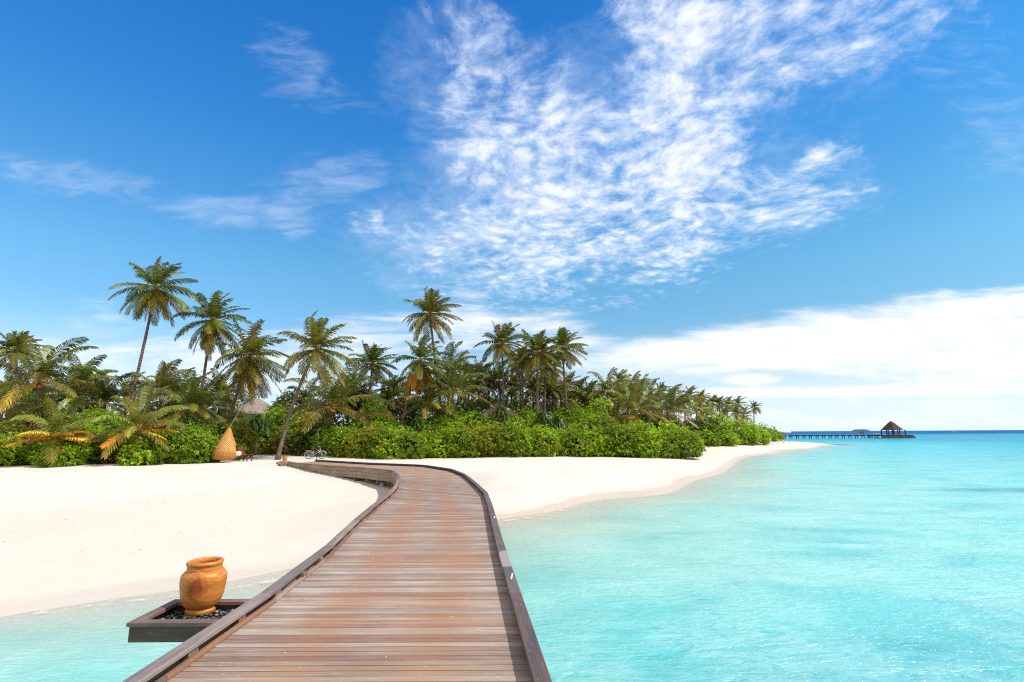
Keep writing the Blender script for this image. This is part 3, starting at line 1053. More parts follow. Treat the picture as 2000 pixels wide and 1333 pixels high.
finish(T, T.n('ShaderNodeBsdfPrincipled', {'Base Color': c, 'Roughness': .5, 'Specular IOR Level': .35, 'Normal': bmp}))
M['jar'] = m
jb = gp(391, 1203, PEB_Z)
JX, JY = jb[0] - .1, jb[1] + .18


def spline(pts, n=8):
    out = []
    for i in range(len(pts) - 1):
        p0 = pts[max(i-1, 0)]
        p1, p2 = pts[i], pts[i+1]
        p3 = pts[min(i+2, len(pts)-1)]
        for k in range(n):
            t = k / n
            out.append(tuple(.5 * ((2*b) + (-a + c_) * t + (2*a - 5*b + 4*c_ - d_) * t*t + (-a + 3*b - 3*c_ + d_) * t**3)
                             for a, b, c_, d_ in zip(p0, p1, p2, p3)))
    out.append(tuple(pts[-1]))
    return out


jar = empty('jar', (JX, JY, PEB_Z), 'large turned orange jar with a dark knot standing in the pebble tray', 'jar')
body_prof = spline([(.20, .0), (.203, .03), (.190, .055), (.194, .07), (.236, .115), (.275, .21), (.293, .33), (.304, .43), (.295, .51), (.266, .552), (.235, .575)], 7)
mb = MB()
mb.lathe([(0.0, 0.0)] + body_prof, 72)
jar.scale = (.9, .9, .9)
mb.build('body', M['jar'], jar, True)
mb = MB()
mb.lathe(spline([(.235, .575), (.232, .582), (.232, .60), (.228, .625), (.232, .645), (.238, .652), (.245, .668), (.241, .69), (.226, .702), (.205, .70), (.19, .68), (.185, .64), (.20, .58), (.24, .50), (.26, .38), (.23, .2), (0.0, .12)], 6), 72)
mb.build('rim', M['jar'], jar, True)


# ------------------------------------------------------------------ plants
def nrm(a):
    return a / np.maximum(np.linalg.norm(a, axis=-1, keepdims=True), 1e-9)


class Soup:
    """quads gathered as arrays"""

    def __init__(self):
        self.V, self.F, self.C, self.n = [], [], [], 0

    def quads(self, V, C):            # V (m,4,3), C (m,4,3)
        m_ = len(V)
        self.V.append(V.reshape(-1, 3))
        self.C.append(C.reshape(-1, 3))
        self.F.append(np.arange(self.n, self.n + 4 * m_).reshape(-1, 4))
        self.n += 4 * m_

    def build(self, name, mat, parent=None, smooth=False):
        me = mesh_np(name, np.concatenate(self.V), np.concatenate(self.F), mat, col=np.concatenate(self.C), smooth=smooth)
        return link(name, me, parent)


GREEN = np.array([(.095, .180, .016), (.145, .210, .020), (.215, .225, .028), (.115, .155, .022)])
YELLOW = np.array([.40, .27, .035])
ORANGE = np.array([.46, .17, .022])
BROWN = np.array([.20, .105, .05])
RACHIS = np.array([.40, .30, .06])


def frond(S, org, L, el, az, droop, wind, hang, r, color, nl=24, width=.05, ragged=.1, rach=RACHIS):
    n = 11
    t = np.linspace(0, 1, n)
    ce, se = math.cos(el), math.sin(el)
    d0 = np.array([ce * math.cos(az), ce * math.sin(az), se])
    d = nrm(d0[None] + np.outer(t ** 1.35, np.array([0, 0, -droop])) + np.outer(t ** 1.3, wind))
    p = np.concatenate([[np.zeros(3)], np.cumsum((d[1:] + d[:-1]) * .5 * L / (n - 1), axis=0)]) + org
    s0 = np.array([-math.sin(az), math.cos(az), 0])
    roll = r.uniform(-.7, .7)
    side = nrm(s0[None] - (d @ s0)[:, None] * d)
    up = np.cross(side, d)
    up *= np.sign(np.where(np.abs(up[:, 2:3]) < 1e-6, 1, up[:, 2:3]))
    a = roll * t[:, None]
    side2 = side * np.cos(a) + up * np.sin(a)
    up2 = np.cross(side2, d)
    up2 *= np.sign((up2 * up).sum(1, keepdims=True) + 1e-9)
    # rachis: flat strip on edge and strip flat, tapering
    w = (.055 * (1 - t) + .016)[:, None] * (L / 3)
    for vec in (side2, up2):
        A, B = p - vec * w * .5, p + vec * w * .5
        q = np.stack([A[:-1], B[:-1], B[1:], A[1:]], 1)
        S.quads(q, np.broadcast_to(rach * r.uniform(.9, 1.35), q.shape))
    # leaflets
    tl = np.linspace(.13, .99, nl)
    for sg in (-1, 1):
        tt = np.clip(tl + r.uniform(-.012, .012), 0, 1)
        P = np.stack([np.interp(tt, t, p[:, k]) for k in range(3)], 1)
        D = np.stack([np.interp(tt, t, d[:, k]) for k in range(3)], 1)
        Sd = np.stack([np.interp(tt, t, side2[:, k]) for k in range(3)], 1) * sg
        U = np.stack([np.interp(tt, t, up2[:, k]) for k in range(3)], 1)
        jit = np.array([[r.uniform(-.12, .12) for _ in range(3)] for _ in range(nl)])
        ll = L * .29 * np.sin(np.pi * np.clip(.16 + .80 * tt, 0, 1)) ** .6
        ll *= np.array([1 - ragged * r.random() * (2 if r.random() < ragged else 1) for _ in range(nl)])
        dr = nrm(D * (.45 + .5 * tt[:, None]) + Sd * .8 + U * .22 + jit)
        mid = P + dr * (ll * .5)[:, None]
        tip = mid + nrm(dr + np.array([0, 0, -1.0]) * hang + wind * .5 + jit) * (ll * .5)[:, None]
        mid = mid + np.array([0, 0, -1.0]) * (ll * .10 * hang)[:, None]
        wv = nrm(D + .001) * width * .5 * (L / 3) ** .5
        wv = wv * np.array([r.uniform(.8, 1.2) for _ in range(nl)])[:, None]
        q1 = np.stack([P - wv * .6, P + wv * .6, mid + wv, mid - wv], 1)
        q2 = np.stack([mid - wv, mid + wv, tip + wv * .2, tip - wv * .2], 1)
        cb = color[None] * np.array([r.uniform(.75, 1.25) for _ in range(nl)])[:, None]
        ct = cb * .84 + .16 * np.array([.20, .14, .04])
        c1 = np.stack([cb, cb, cb, cb], 1)
        c2 = np.stack([cb, cb, ct, ct], 1)
        S.quads(q1, c1)
        S.quads(q2, c2)


WIND = np.array([.55, .1, .12])
BARK = np.array([.15, .105, .085])
m, T = material('palm_bark')
uvn = T.n('ShaderNodeUVMap', uv_map='uv').outputs[0]
us = T.n('ShaderNodeSeparateXYZ', {0: uvn}).outputs
nz = T.noise(T.n('ShaderNodeNewGeometry').outputs['Position'], 3.0, 5, .65).outputs['Fac']
rg = T.m('SINE', T.m('ADD', T.m('MULTIPLY', us[1], 42.0), T.m('MULTIPLY', nz, 5.0)))
c = T.mix(T.smooth(nz, .3, .7), (0.115, 0.082, 0.066), (0.25, 0.195, 0.165))
c = T.mix(T.m('MULTIPLY', T.smooth(rg, .3, 1), .55), c, (0.06, .042, .034))
bmp = T.n('ShaderNodeBump', {'Strength': .6, 'Distance': .03, 'Height': rg}).outputs[0]
finish(T, T.n('ShaderNodeBsdfPrincipled', {'Base Color': c, 'Roughness': .85, 'Normal': bmp, 'Specular IOR Level': .2}))
M['bark'] = m
M['nut'] = simple('coconut_husk', (0.42, 0.17, 0.03), .5, .4, 6)
M['stem'] = simple('shrub_stem', (0.10, 0.075, 0.05), .85, .3, 8)


def ball(mb, c, rx, rz, n=7):
    prof = [(max(1e-4, rx * math.sin(math.pi * k / 5)), rz * -math.cos(math.pi * k / 5)) for k in range(6)]
    mb.lathe(prof, n, c)


NUT = None


def palm(cx, cy, bx, D, rpx, label, style='tall', seed=0, dead=0, nuts=6, bend=.25, lean=0.0, shade=1.0, n=None, base=None, group=None):
    global NUT
    D = D * 1.12 if base is None else D
    r = random.Random(seed * 13 + int(cx))
    hub = at(cx, cy, D)
    s = mpp(cx, cy, D)
    L = rpx * s * (1.3 if style == 'young' else 1.22)
    if base is not None:
        b = np.array([base[0], base[1], ground_z(*base)])
    else:
        bp_ = at(bx, 850, D)
        b = np.array([bp_[0], D, ground_z(bp_[0], D)])
    tree = empty('coconut_palm', b, label, 'palm tree', group)
    h = hub - b
    # trunk
    H = np.linalg.norm(h)
    ctrl = h * .5 + np.array([-h[0] * bend, 0, H * bend * .25]) if abs(h[0]) > .5 else h * .5 + np.array([r.uniform(-.4, .4), 0, 0])
    if style == 'young':
        H0 = max(h[2], .4)
    pts, rad = [], []
    nr = 18
    for k in range(nr + 1):
        t = k / nr
        q = ctrl * 2 * t * (1 - t) + h * t * t
        pts.append((q[0], q[1], q[2] - (.15 if k == 0 else 0)))
        rad.append(.105 + .05 * (1 - t) + .13 * math.exp(-t * H / .45) + .006 * r.random())
    mb = MB()
    mb.tube(pts, rad, 9)
    mb.build('trunk', M['bark'], tree, True)
    # crown
    S, Sd = Soup(), Soup()
    tilt = nrm(h - ctrl)
    green0 = GREEN[r.randrange(4)]
    nf = int((n or 28) * 1.25) if style in ('tall', 'skirt') else (n or 24)
    nl = 34 if D < 66 else 22
    wd = .10 if D < 66 else .14
    if style == 'young':
        nf = min(nf, 17)
        wd *= .9
    top = h + tilt * .15
    for k in range(nf):
        u = k / (nf - 1)
        az = k * 2.39996 + r.uniform(-.25, .25)
        if style == 'young':
            el = R(80 - 90 * u ** 1.0 + r.uniform(-8, 8))
            droop, hang, ll = .95 + .5 * u, 1.9, L * (1.12 - .1 * u) * r.uniform(.85, 1.1)
        elif style == 'skirt':
            el = R(84 - 150 * u ** .85 + r.uniform(-10, 10))
            droop, hang, ll = .75 + .75 * u, 1.0 + 1.0 * u, L * r.uniform(.82, 1.05) * (1 if u < .6 else .92)
        else:
            el = R(82 - 118 * u ** .9 + r.uniform(-9, 9))
            droop, hang, ll = .7 + .7 * u, .9 + .9 * u, L * r.uniform(.85, 1.05)
        g = GREEN[r.randrange(4)] * .5 + green0 * .5
        if style != 'young':
            ll *= .74 + .26 * min(1, u / .3)
        if u > .45:
            k_ = (u - .45) * r.uniform(.6, 1.8)
            g = g * (1 - k_) + k_ * YELLOW * r.uniform(.6, 1.2)
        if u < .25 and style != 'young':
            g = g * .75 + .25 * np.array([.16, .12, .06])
        if r.random() < .13:
            g = g * .45 + .55 * np.array([.24, .16, .05])
        g = g * r.uniform(.6, 1.45)
        wnd = WIND * r.uniform(.5, 1.1) * (1 if style != 'young' else .45)
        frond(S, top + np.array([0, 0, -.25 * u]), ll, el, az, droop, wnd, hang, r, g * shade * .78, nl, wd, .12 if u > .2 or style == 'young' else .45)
    S.build('crown', M['frond'], tree)
    if dead:
        for k in range(dead):
            az = r.uniform(0, 6.28)
            el = R(r.uniform(-80, -48)) if style != 'young' else R(r.uniform(-15, 35))
            frond(Sd, top + np.array([0, 0, -.35]), L * r.uniform(.75, .98), el, az, .6, WIND * .2, 1.6, r,
                  (ORANGE if k % 3 else YELLOW * 1.4) * r.uniform(.9, 1.4), nl, wd, .25, ORANGE * .8)
        Sd.build('dead_fronds', M['dry'], tree)
    if nuts:
        for k in range(nuts):
            a = r.uniform(0, 6.28)
            q = h + np.array([math.cos(a) * .30, math.sin(a) * .30, -.14 - .38 * r.random()])
            if NUT is None:
                mb = MB()
                ball(mb, (0, 0, 0), .12, .15)
                NUT = mb.build('coconut', M['nut'], tree, True).data
                bpy.data.objects['coconut'].location = q
            else:
                link('coconut', NUT, tree, q)
    return tree


def shrub(px, D, wpx, top, label, tone='bright', seed=0, leaf=.205, dens=1.0, lift=0.0, name='beach_shrub', cat='shrub', group=None, depth=.85, lobes=11, narrow=.36, stem=None):
    r = random.Random(seed * 7 + int(px) + int(D * 10))
    R_ = np.random.RandomState(seed * 31 + int(px) + int(top) + int(D))
    c0 = at(px, 860, D)
    cx, cy = c0[0], D
    gz = ground_z(cx, cy)
    Wd = wpx * mpp(px, 860, D)
    H = at(px, top, D)[2] - gz
    root = empty(name, (cx, cy, gz), label, cat, group)
    z0 = lift * H
    lob = []
    for k in range(lobes):
        a, q = r.uniform(0, 6.28), math.sqrt(r.random())
        rr = Wd * r.uniform(.20, .34)
        zc = z0 + (H - z0) * r.uniform(.18, .66) * (1 - .35 * q * q)
        rz = min(rr * r.uniform(.75, 1.0), (H - zc) * .98 + .05)
        lob.append((math.cos(a) * q * Wd * narrow, math.sin(a) * q * Wd * narrow * depth, zc, rr, rz))
    lob.append((r.uniform(-.12, .12) * Wd, 0, H - (H - z0) * .32, Wd * .27, (H - z0) * .32))
    if not lift:
        for k in range(6):
            a = k * 1.047 + .3
            rr = Wd * .20
            lob.append((math.cos(a) * Wd * .33, math.sin(a) * Wd * .33 * depth, min(rr * .5, H * .3), rr, min(rr, H * .35)))
    lob = np.array(lob)
    ls = leaf * (D / 45.0) ** .75
    Ps, Ns, Ts, Ls = [], [], [], []
    lobt = R_.uniform(.58, 1.28, len(lob))
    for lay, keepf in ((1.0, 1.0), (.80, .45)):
        for i, (x, y, z, rr, rz) in enumerate(lob):
            area = 4 * math.pi * rr * (rr + rz) * .5
            n = int(area / (ls * 1.12) ** 2 * dens * keepf)
            v = nrm(R_.normal(size=(n, 3)))
            lump = 1 + .20 * np.sin(v[:, 0] * 5 + i) * np.sin(v[:, 1] * 6 + 2 * i) * np.sin(v[:, 2] * 5) + R_.uniform(-.10, .06, n)
            P = np.array([x, y, z]) + v * np.array([rr, rr, rz]) * (lump * lay)[:, None]
            ok = P[:, 2] > .05
            for j, (x2, y2, z2, r2, rz2) in enumerate(lob):
                if j != i:
                    q = ((P - np.array([x2, y2, z2])) / np.array([r2, r2, rz2]))
                    ok &= (q ** 2).sum(1) > (.80 * lay) ** 2
            if lay == 1.0:      # sprigs standing out of the mass
                far_ = R_.rand(n) < .16
                P[far_] += (v[far_] * .6 + np.array([0, 0, .6])) * R_.uniform(.1, .45, (far_.sum(), 1)) * (ls / .2)
            Ps.append(P[ok])
            Ns.append(v[ok])
            Ls.append(np.full(ok.sum(), i))
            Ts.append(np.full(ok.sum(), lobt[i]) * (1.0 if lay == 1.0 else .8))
    P, N, Tn = np.concatenate(Ps), np.concatenate(Ns), np.concatenate(Ts)
    n = len(P)
    ax = nrm(N * .75 + np.array([0.10, -.05, .75]) + R_.normal(size=(n, 3)) * .22)
    ref = np.where(np.abs(ax[:, 2:3]) < .9, np.array([[0, 0, 1.0]]), np.array([[1.0, 0, 0]]))
    e1 = nrm(np.cross(ax, ref))
    e2 = np.cross(ax, e1)
    kl = 7
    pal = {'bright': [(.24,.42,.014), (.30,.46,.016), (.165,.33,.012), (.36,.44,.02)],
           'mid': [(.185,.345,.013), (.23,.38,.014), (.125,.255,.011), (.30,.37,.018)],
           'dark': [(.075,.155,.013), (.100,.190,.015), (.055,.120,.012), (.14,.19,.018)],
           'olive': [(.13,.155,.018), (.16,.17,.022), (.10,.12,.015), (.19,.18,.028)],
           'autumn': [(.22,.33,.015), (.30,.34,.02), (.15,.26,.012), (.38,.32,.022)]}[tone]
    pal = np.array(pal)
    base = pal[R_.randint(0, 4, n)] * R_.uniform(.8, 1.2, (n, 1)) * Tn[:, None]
    sick = R_.rand(n) < (.035 if tone != 'autumn' else .06)
    base[sick] = np.array([.34, .20, .015])
    blotch = R_.rand(n) < .006
    if tone == 'autumn':      # one dying branch
        Ln = np.concatenate(Ls)
        blotch |= (Ln == 3) & (R_.rand(n) < .5)
    base[blotch] = np.array([.30, .09, .012])
    Q, C = [], []
    for k in range(kl):
        th = k * 2 * math.pi / kl + R_.uniform(0, 6.28, n) * .15 + (np.arange(n) * 1.7)
        spread = R_.uniform(.55, 1.25, n) if k < kl - 1 else R_.uniform(.0, .4, n)
        rad = e1 * np.cos(th)[:, None] + e2 * np.sin(th)[:, None]
        d = nrm(ax * np.cos(spread)[:, None] + rad * np.sin(spread)[:, None])
        w = nrm(np.cross(d, ax) + .01)
        l = ls * R_.uniform(.75, 1.2, (n, 1))
        p0 = P + d * l * .08
        pm = P + d * l * .68
        pt = P + d * l + np.array([0, 0, -.12]) * l
        Q.append(np.stack([p0, pm + w * l * .20, pt, pm - w * l * .20], 1))
        cc = base * R_.uniform(.8, 1.2, (n, 1))
        C.append(np.stack([cc * .85, cc, cc * 1.12, cc], 1))
    S = Soup()
    S.quads(np.concatenate(Q), np.concatenate(C))
    S.build('foliage', M['leaf'], root)
    mb = MB()
    if stem:
        mb.tube([(0, 0, -.1), (.1, 0, H * .3), (0, .1, H * .6)], [stem, stem * .8, stem * .5], 8)
    for k in range(8):
        l_ = lob[r.randrange(len(lob))]
        s0 = (l_[0] * .25, l_[1] * .25, -.05) if not stem else (0, 0, H * .3)
        mb.tube([s0, (l_[0] * .6, l_[1] * .6, max(l_[2] * .55, s0[2])), (l_[0], l_[1], l_[2])], [.05, .035, .015], 5)
    mb.build('trunk' if stem else 'stems', M['stem'], root, True)
    return root


def pandanus(px, D, top, base_py_unused, wpx, label, heads=6, drop=1.0, seed=0, name='screw_pine', tone=(.045, .10, .012), legs=True):
    r = random.Random(seed + int(px))
    c0 = at(px, 860, D)
    gz = ground_z(c0[0], D)
    H = at(px, top, D)[2] - gz
    Wd = wpx * mpp(px, 860, D)
    root = empty(name, (c0[0], D, gz), label, 'screw pine')
    S = Soup()
    mb = MB()
    L = Wd * .42
    for k in range(heads):
        a = k * 2.4
        q = math.sqrt(k / heads)
        hp = np.array([math.cos(a) * q * Wd * .28, math.sin(a) * q * Wd * .28, H - L * .55 - q * q * (H * .22)])
        mb.tube([(0, 0, H * .25), tuple(hp * np.array([.5, .5, .8])), tuple(hp)], [.09, .07, .06], 6)
        for j in range(46):
            az, el = r.uniform(0, 6.28), R(r.uniform(-15, 82))
            d0 = np.array([math.cos(el) * math.cos(az), math.cos(el) * math.sin(az), math.sin(el)])
            t = np.linspace(0, 1, 5)
            ll = L * r.uniform(.75, 1.15)
            p = hp + np.outer(t, d0) * ll + np.outer(t ** 2.2, np.array([.12, 0, -drop])) * ll * .75
            sd = nrm(np.array([-math.sin(az), math.cos(az), 0.0]))
            w = (.055 * (1 - t ** 1.5) + .008)[:, None] * sd * (D / 50)
            A, B = p - w, p + w
            qd = np.stack([A[:-1], B[:-1], B[1:], A[1:]], 1)
            cc = np.array(tone) * r.uniform(.7, 1.6)
            if r.random() < .06:
                cc = np.array([.30, .19, .04])
            S.quads(qd, np.broadcast_to(cc, qd.shape))
    S.build('leaves', M['frond'], root)
    mb.tube([(0, 0, -.1), (.05, 0, H * .3), (0, 0, H * .55)], [.13, .11, .09], 8)
    if legs:
        for k in range(7):
            a = k * .9
            mb.tube([(math.cos(a) * .55, math.sin(a) * .55, -.1), (math.cos(a) * .2, math.sin(a) * .2, H * .22), (0, 0, H * .34)], [.045, .04, .035], 5)
    mb.build('trunk', M['bark'], root, True)
    return root


# ---- palms: crown place, trunk foot, distance, crown radius (all read off the photograph, set at real distances)
pb = gp(542, 897.5, 1.3)
PALMS = [
    (304, 564, 234, 42, 70, 'tallest palm, trunk leaning right, standing alone against the sky at left', dict(style='skirt', seed=1, nuts=7, bend=-.12, n=30)),
    (415, 626, 380, 44, 66, 'tall palm with ragged drooping crown just right of the tallest palm', dict(style='skirt', seed=2, nuts=9, bend=.1, n=30)),
    (487, 697, 434, 42.5, 78, 'broad drooping palm above the hanging nest chair', dict(style='skirt', seed=3, nuts=6, bend=.15, n=34, dead=2)),
    (617, 683, 542, 46, 74, 'leaning curved palm rooted in the sand beside the end of the boardwalk', dict(style='tall', seed=4, nuts=6, bend=.22, base=(pb[0], pb[1]), n=24, dead=0)),
    (29, 684, 36, 46, 44, 'brown tipped palm with pale thin trunk at the left edge', dict(style='tall', seed=5, nuts=0)),
    (76, 746, 78, 39, 76, 'wide low palm with orange coconuts near the left edge', dict(style='young', seed=6, nuts=12, n=26)),
    (160, 752, 165, 48, 48, 'palm half hidden behind the wide low palm with coconuts', dict(style='young', seed=7, nuts=0)),
    (204, 790, 208, 44, 50, 'dark spiky palm left of the tallest palm\'s trunk', dict(style='young', seed=8, nuts=0, shade=.7)),
    (113, 850, 118, 33.2, 62, 'small palm with orange and yellow dying fronds low among shrubs', dict(style='young', seed=9, nuts=0, dead=10, n=12, shade=1.25)),
    (272, 838, 274, 34.5, 66, 'small yellow green palm low in shrubs right of the tallest trunk', dict(style='young', seed=10, nuts=0, dead=4, n=16, shade=1.35)),
    (312, 768, 318, 50, 52, 'dark upright palm between the tallest palm and its ragged neighbour', dict(style='young', seed=11, nuts=0, shade=.7)),
    (368, 797, 372, 41, 55, 'bushy low palm left of the hanging nest chair', dict(style='young', seed=12, nuts=0)),
    (728, 711, 721, 54, 46, 'round crowned palm midway between two orange skirted trunks, right of the leaning palm', dict(style='tall', seed=13, nuts=0)),
    (648, 795, 648, 47, 80, 'low arching palm behind the bicycle with one bright yellow frond', dict(style='young', seed=14, nuts=8, n=24, dead=0)),
    (840, 614, 876, 50, 54, 'tallest palm of the middle group, rising above the orange skirted palm', dict(style='tall', seed=15, nuts=5, bend=-.1)),
    (820, 704, 777, 48, 58, 'palm with a hanging skirt of dead orange fronds', dict(style='skirt', seed=16, nuts=6, dead=17, n=26)),
    (875, 730, 875, 53, 50, 'olive palm directly right of the orange skirted palm', dict(style='young', seed=17, nuts=0)),
    (885, 768, 880, 50, 60, 'low palm with pale arching fronds below the olive palm', dict(style='young', seed=18, nuts=0, n=22)),
    (835, 792, 835, 49, 50, 'low drooping palm under the dead orange fronds', dict(style='young', seed=61, nuts=0, n=20)),
    (905, 735, 905, 63, 36, 'background palm just left of the dark spiky pair', dict(style='far', seed=19, nuts=0)),
    (936, 738, 936, 63, 42, 'dark spiky palm above the pale thatched roof', dict(style='far', seed=20, nuts=0, shade=.75)),
    (981, 672, 986, 52, 47, 'palm with straight grey trunk, leftmost of the slender group', dict(style='tall', seed=21, nuts=4)),
    (1050, 690, 1048, 51, 50, 'palm with the thickest straight trunk, centre of the slender group', dict(style='tall', seed=22, nuts=5)),
    (1019, 706, 1019, 56, 36, 'thin dark trunked palm between the two straight palms', dict(style='tall', seed=23, nuts=0, shade=.8)),
    (1066, 717, 1067, 58, 38, 'palm with thin trunk right behind the thickest straight palm', dict(style='tall', seed=24, nuts=0)),
    (1098, 680, 1114, 54, 44, 'right hand palm of the slender group with trunk slanting left', dict(style='tall', seed=25, nuts=4, bend=-.1)),
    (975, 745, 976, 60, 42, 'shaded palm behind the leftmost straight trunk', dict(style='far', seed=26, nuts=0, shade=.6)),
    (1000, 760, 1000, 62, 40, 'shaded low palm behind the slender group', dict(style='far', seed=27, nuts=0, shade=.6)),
    (1040, 762, 1040, 64, 42, 'palm with golden fronds behind the thickest straight trunk', dict(style='far', seed=28, nuts=0)),
    (1080, 765, 1080, 64, 40, 'palm with brown gold fronds behind the slanting trunk', dict(style='far', seed=29, nuts=0)),
    (1110, 752, 1110, 72, 30, 'dark little palm showing right of the slanting trunk', dict(style='far', seed=30, nuts=0, shade=.75)),
    (1132, 766, 1132, 78, 27, 'small spiky palm in the first dip right of the slender group', dict(style='far', seed=31, nuts=0)),
    (1152, 772, 1152, 70, 33, 'pale palm in the dip right of the slender group', dict(style='far', seed=32, nuts=0)),
    (1187, 767, 1187, 62, 40, 'upright palm with stiff fronds left of the high lone crown', dict(style='young', seed=33, nuts=0, n=18)),
    (1210, 744, 1210, 82, 24, 'small dark crown poking highest above the right hand grove', dict(style='far', seed=34, nuts=0, shade=.7)),
    (1208, 782, 1208, 60, 40, 'palm with long upright fronds below the high lone crown', dict(style='young', seed=35, nuts=0, n=18)),
    (1234, 768, 1234, 74, 34, 'olive palm right of the high lone crown', dict(style='young', seed=36, nuts=0, n=18)),
    (1252, 782, 1252, 66, 38, 'palm with drooping fronds in the middle of the right grove', dict(style='young', seed=37, nuts=0, n=18)),
    (1238, 806, 1238, 56, 58, 'large low palm with long arching fronds over the bright hedge', dict(style='young', seed=38, nuts=0, n=22)),
    (1200, 822, 1200, 54, 32, 'small orange tinged palm sunk in the hedge', dict(style='young', seed=39, nuts=0, n=12, dead=4)),
    (1290, 768, 1290, 82, 26, 'dark wind blown crown above the right grove', dict(style='far', seed=40, nuts=0, shade=.75)),
    (1304, 808, 1304, 58, 46, 'low fan shaped palm at the right end of the near hedge', dict(style='young', seed=41, nuts=0, n=22)),
    (1315, 780, 1315, 88, 24, 'palm behind the low fan shaped palm', dict(style='far', seed=42, nuts=0)),
    (1337, 793, 1337, 76, 32, 'pale palm between the two hedges of the right grove', dict(style='young', seed=43, nuts=0, n=18)),
    (1346, 772, 1346, 98, 22, 'first crown of the far row of palms', dict(style='far', seed=44, nuts=0)),
    (1368, 781, 1368, 98, 22, 'second crown of the far row of palms', dict(style='far', seed=45, nuts=0)),
    (1360, 804, 1360, 84, 28, 'low palm under the first far crowns', dict(style='young', seed=46, nuts=0, n=18)),
    (1391, 787, 1391, 108, 19, 'third crown of the far row of palms', dict(style='far', seed=47, nuts=0)),
    (1406, 788, 1406, 108, 19, 'fourth crown of the far row of palms', dict(style='far', seed=48, nuts=0)),
    (1421, 792, 1421, 110, 19, 'fifth crown of the far row, above the dark round bush', dict(style='far', seed=49, nuts=0)),
    (1441, 790, 1441, 114, 19, 'sixth crown of the far row, next to last', dict(style='far', seed=50, nuts=0)),
    (1437, 808, 1437, 104, 19, 'low palm below the next to last far crown', dict(style='far', seed=51, nuts=0)),
    (1452, 812, 1452, 108, 19, 'lowest palm of the far row by the last trunk', dict(style='far', seed=52, nuts=0)),
    (1473, 796, 1473, 118, 15, 'last palm of the far row, standing alone toward the sea', dict(style='tall', seed=53, nuts=0, n=20)),
    (1414, 808, 1414, 100, 19, 'brownish palm at the foot of the fifth far crown', dict(style='far', seed=54, nuts=0)),
    (768, 760, 768, 60, 34, 'palm half seen left of the orange skirt', dict(style='far', seed=55, nuts=0)),
    (690, 762, 690, 56, 40, 'palm behind the low arching palm of the bicycle corner', dict(style='far', seed=56, nuts=0, shade=.8)),
    (1170, 788, 1170, 66, 34, 'low pale palm above the screw pines', dict(style='young', seed=57, nuts=0, n=18)),
    (1275, 795, 1275, 72, 34, 'palm sunk between the large arching palm and the fan palm', dict(style='young', seed=58, nuts=0, n=18)),
    (6, 795, 4, 42, 44, 'palm with orange fronds cut by the left picture edge', dict(style='young', seed=59, nuts=0, dead=5, n=14)),
]
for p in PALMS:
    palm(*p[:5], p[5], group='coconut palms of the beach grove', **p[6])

# the crowded back of the grove: a few kinds of low palm, copied
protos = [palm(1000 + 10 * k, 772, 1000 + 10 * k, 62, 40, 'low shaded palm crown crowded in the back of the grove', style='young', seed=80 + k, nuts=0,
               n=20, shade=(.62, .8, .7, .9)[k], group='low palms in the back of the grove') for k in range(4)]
BACK = [(132, 775, 60), (245, 782, 58), (285, 792, 62), (340, 776, 60), (60, 785, 58), (20, 768, 56), (180, 772, 62), (430, 772, 66), (400, 800, 55), (600, 782, 72),
        (680, 776, 66), (712, 790, 64), (752, 790, 66), (790, 772, 70), (858, 762, 66), (915, 762, 68), (955, 756, 72), (1015, 752, 74), (1062, 770, 72),
        (1095, 778, 74), (1120, 782, 76), (1145, 790, 70), (1225, 790, 74), (1265, 784, 78), (1325, 796, 86), (1380, 800, 100)]
for k, (px, py, D) in enumerate(BACK):
    q = at(px, py, D)
    gz = ground_z(q[0], D)
    src = protos[k % 4]
    if k < 4:
        o = src
    else:
        o = src.copy()
        COL.objects.link(o)
        for ch in list(src.children):
            c2 = ch.copy()
            COL.objects.link(c2)
            c2.parent = o
    hp = max((v.co.z for v in [c_ for c_ in o.children if c_.name.startswith('trunk')][0].data.vertices))
    f_ = 1.0 if D < 80 else .62
    o.scale = (f_, f_, f_)
    o.location = (q[0], D, q[2] - hp * f_)
    o.rotation_euler = (0, 0, k * 1.7 % .9 - .45)

# one dead brown frond lying on the hedge
S = Soup()
q = at(782, 822, 47.5)
frond(S, np.zeros(3), 3.2, R(35), R(185), 1.0, np.zeros(3), 1.5, random.Random(4), BROWN * .8, 26, .06, .2, BROWN * .6)
o = S.build('fallen_frond', M['dry'])
o.location = q
tag(o, 'dry brown frond hanging by the orange skirted palm\'s trunk', 'palm frond')

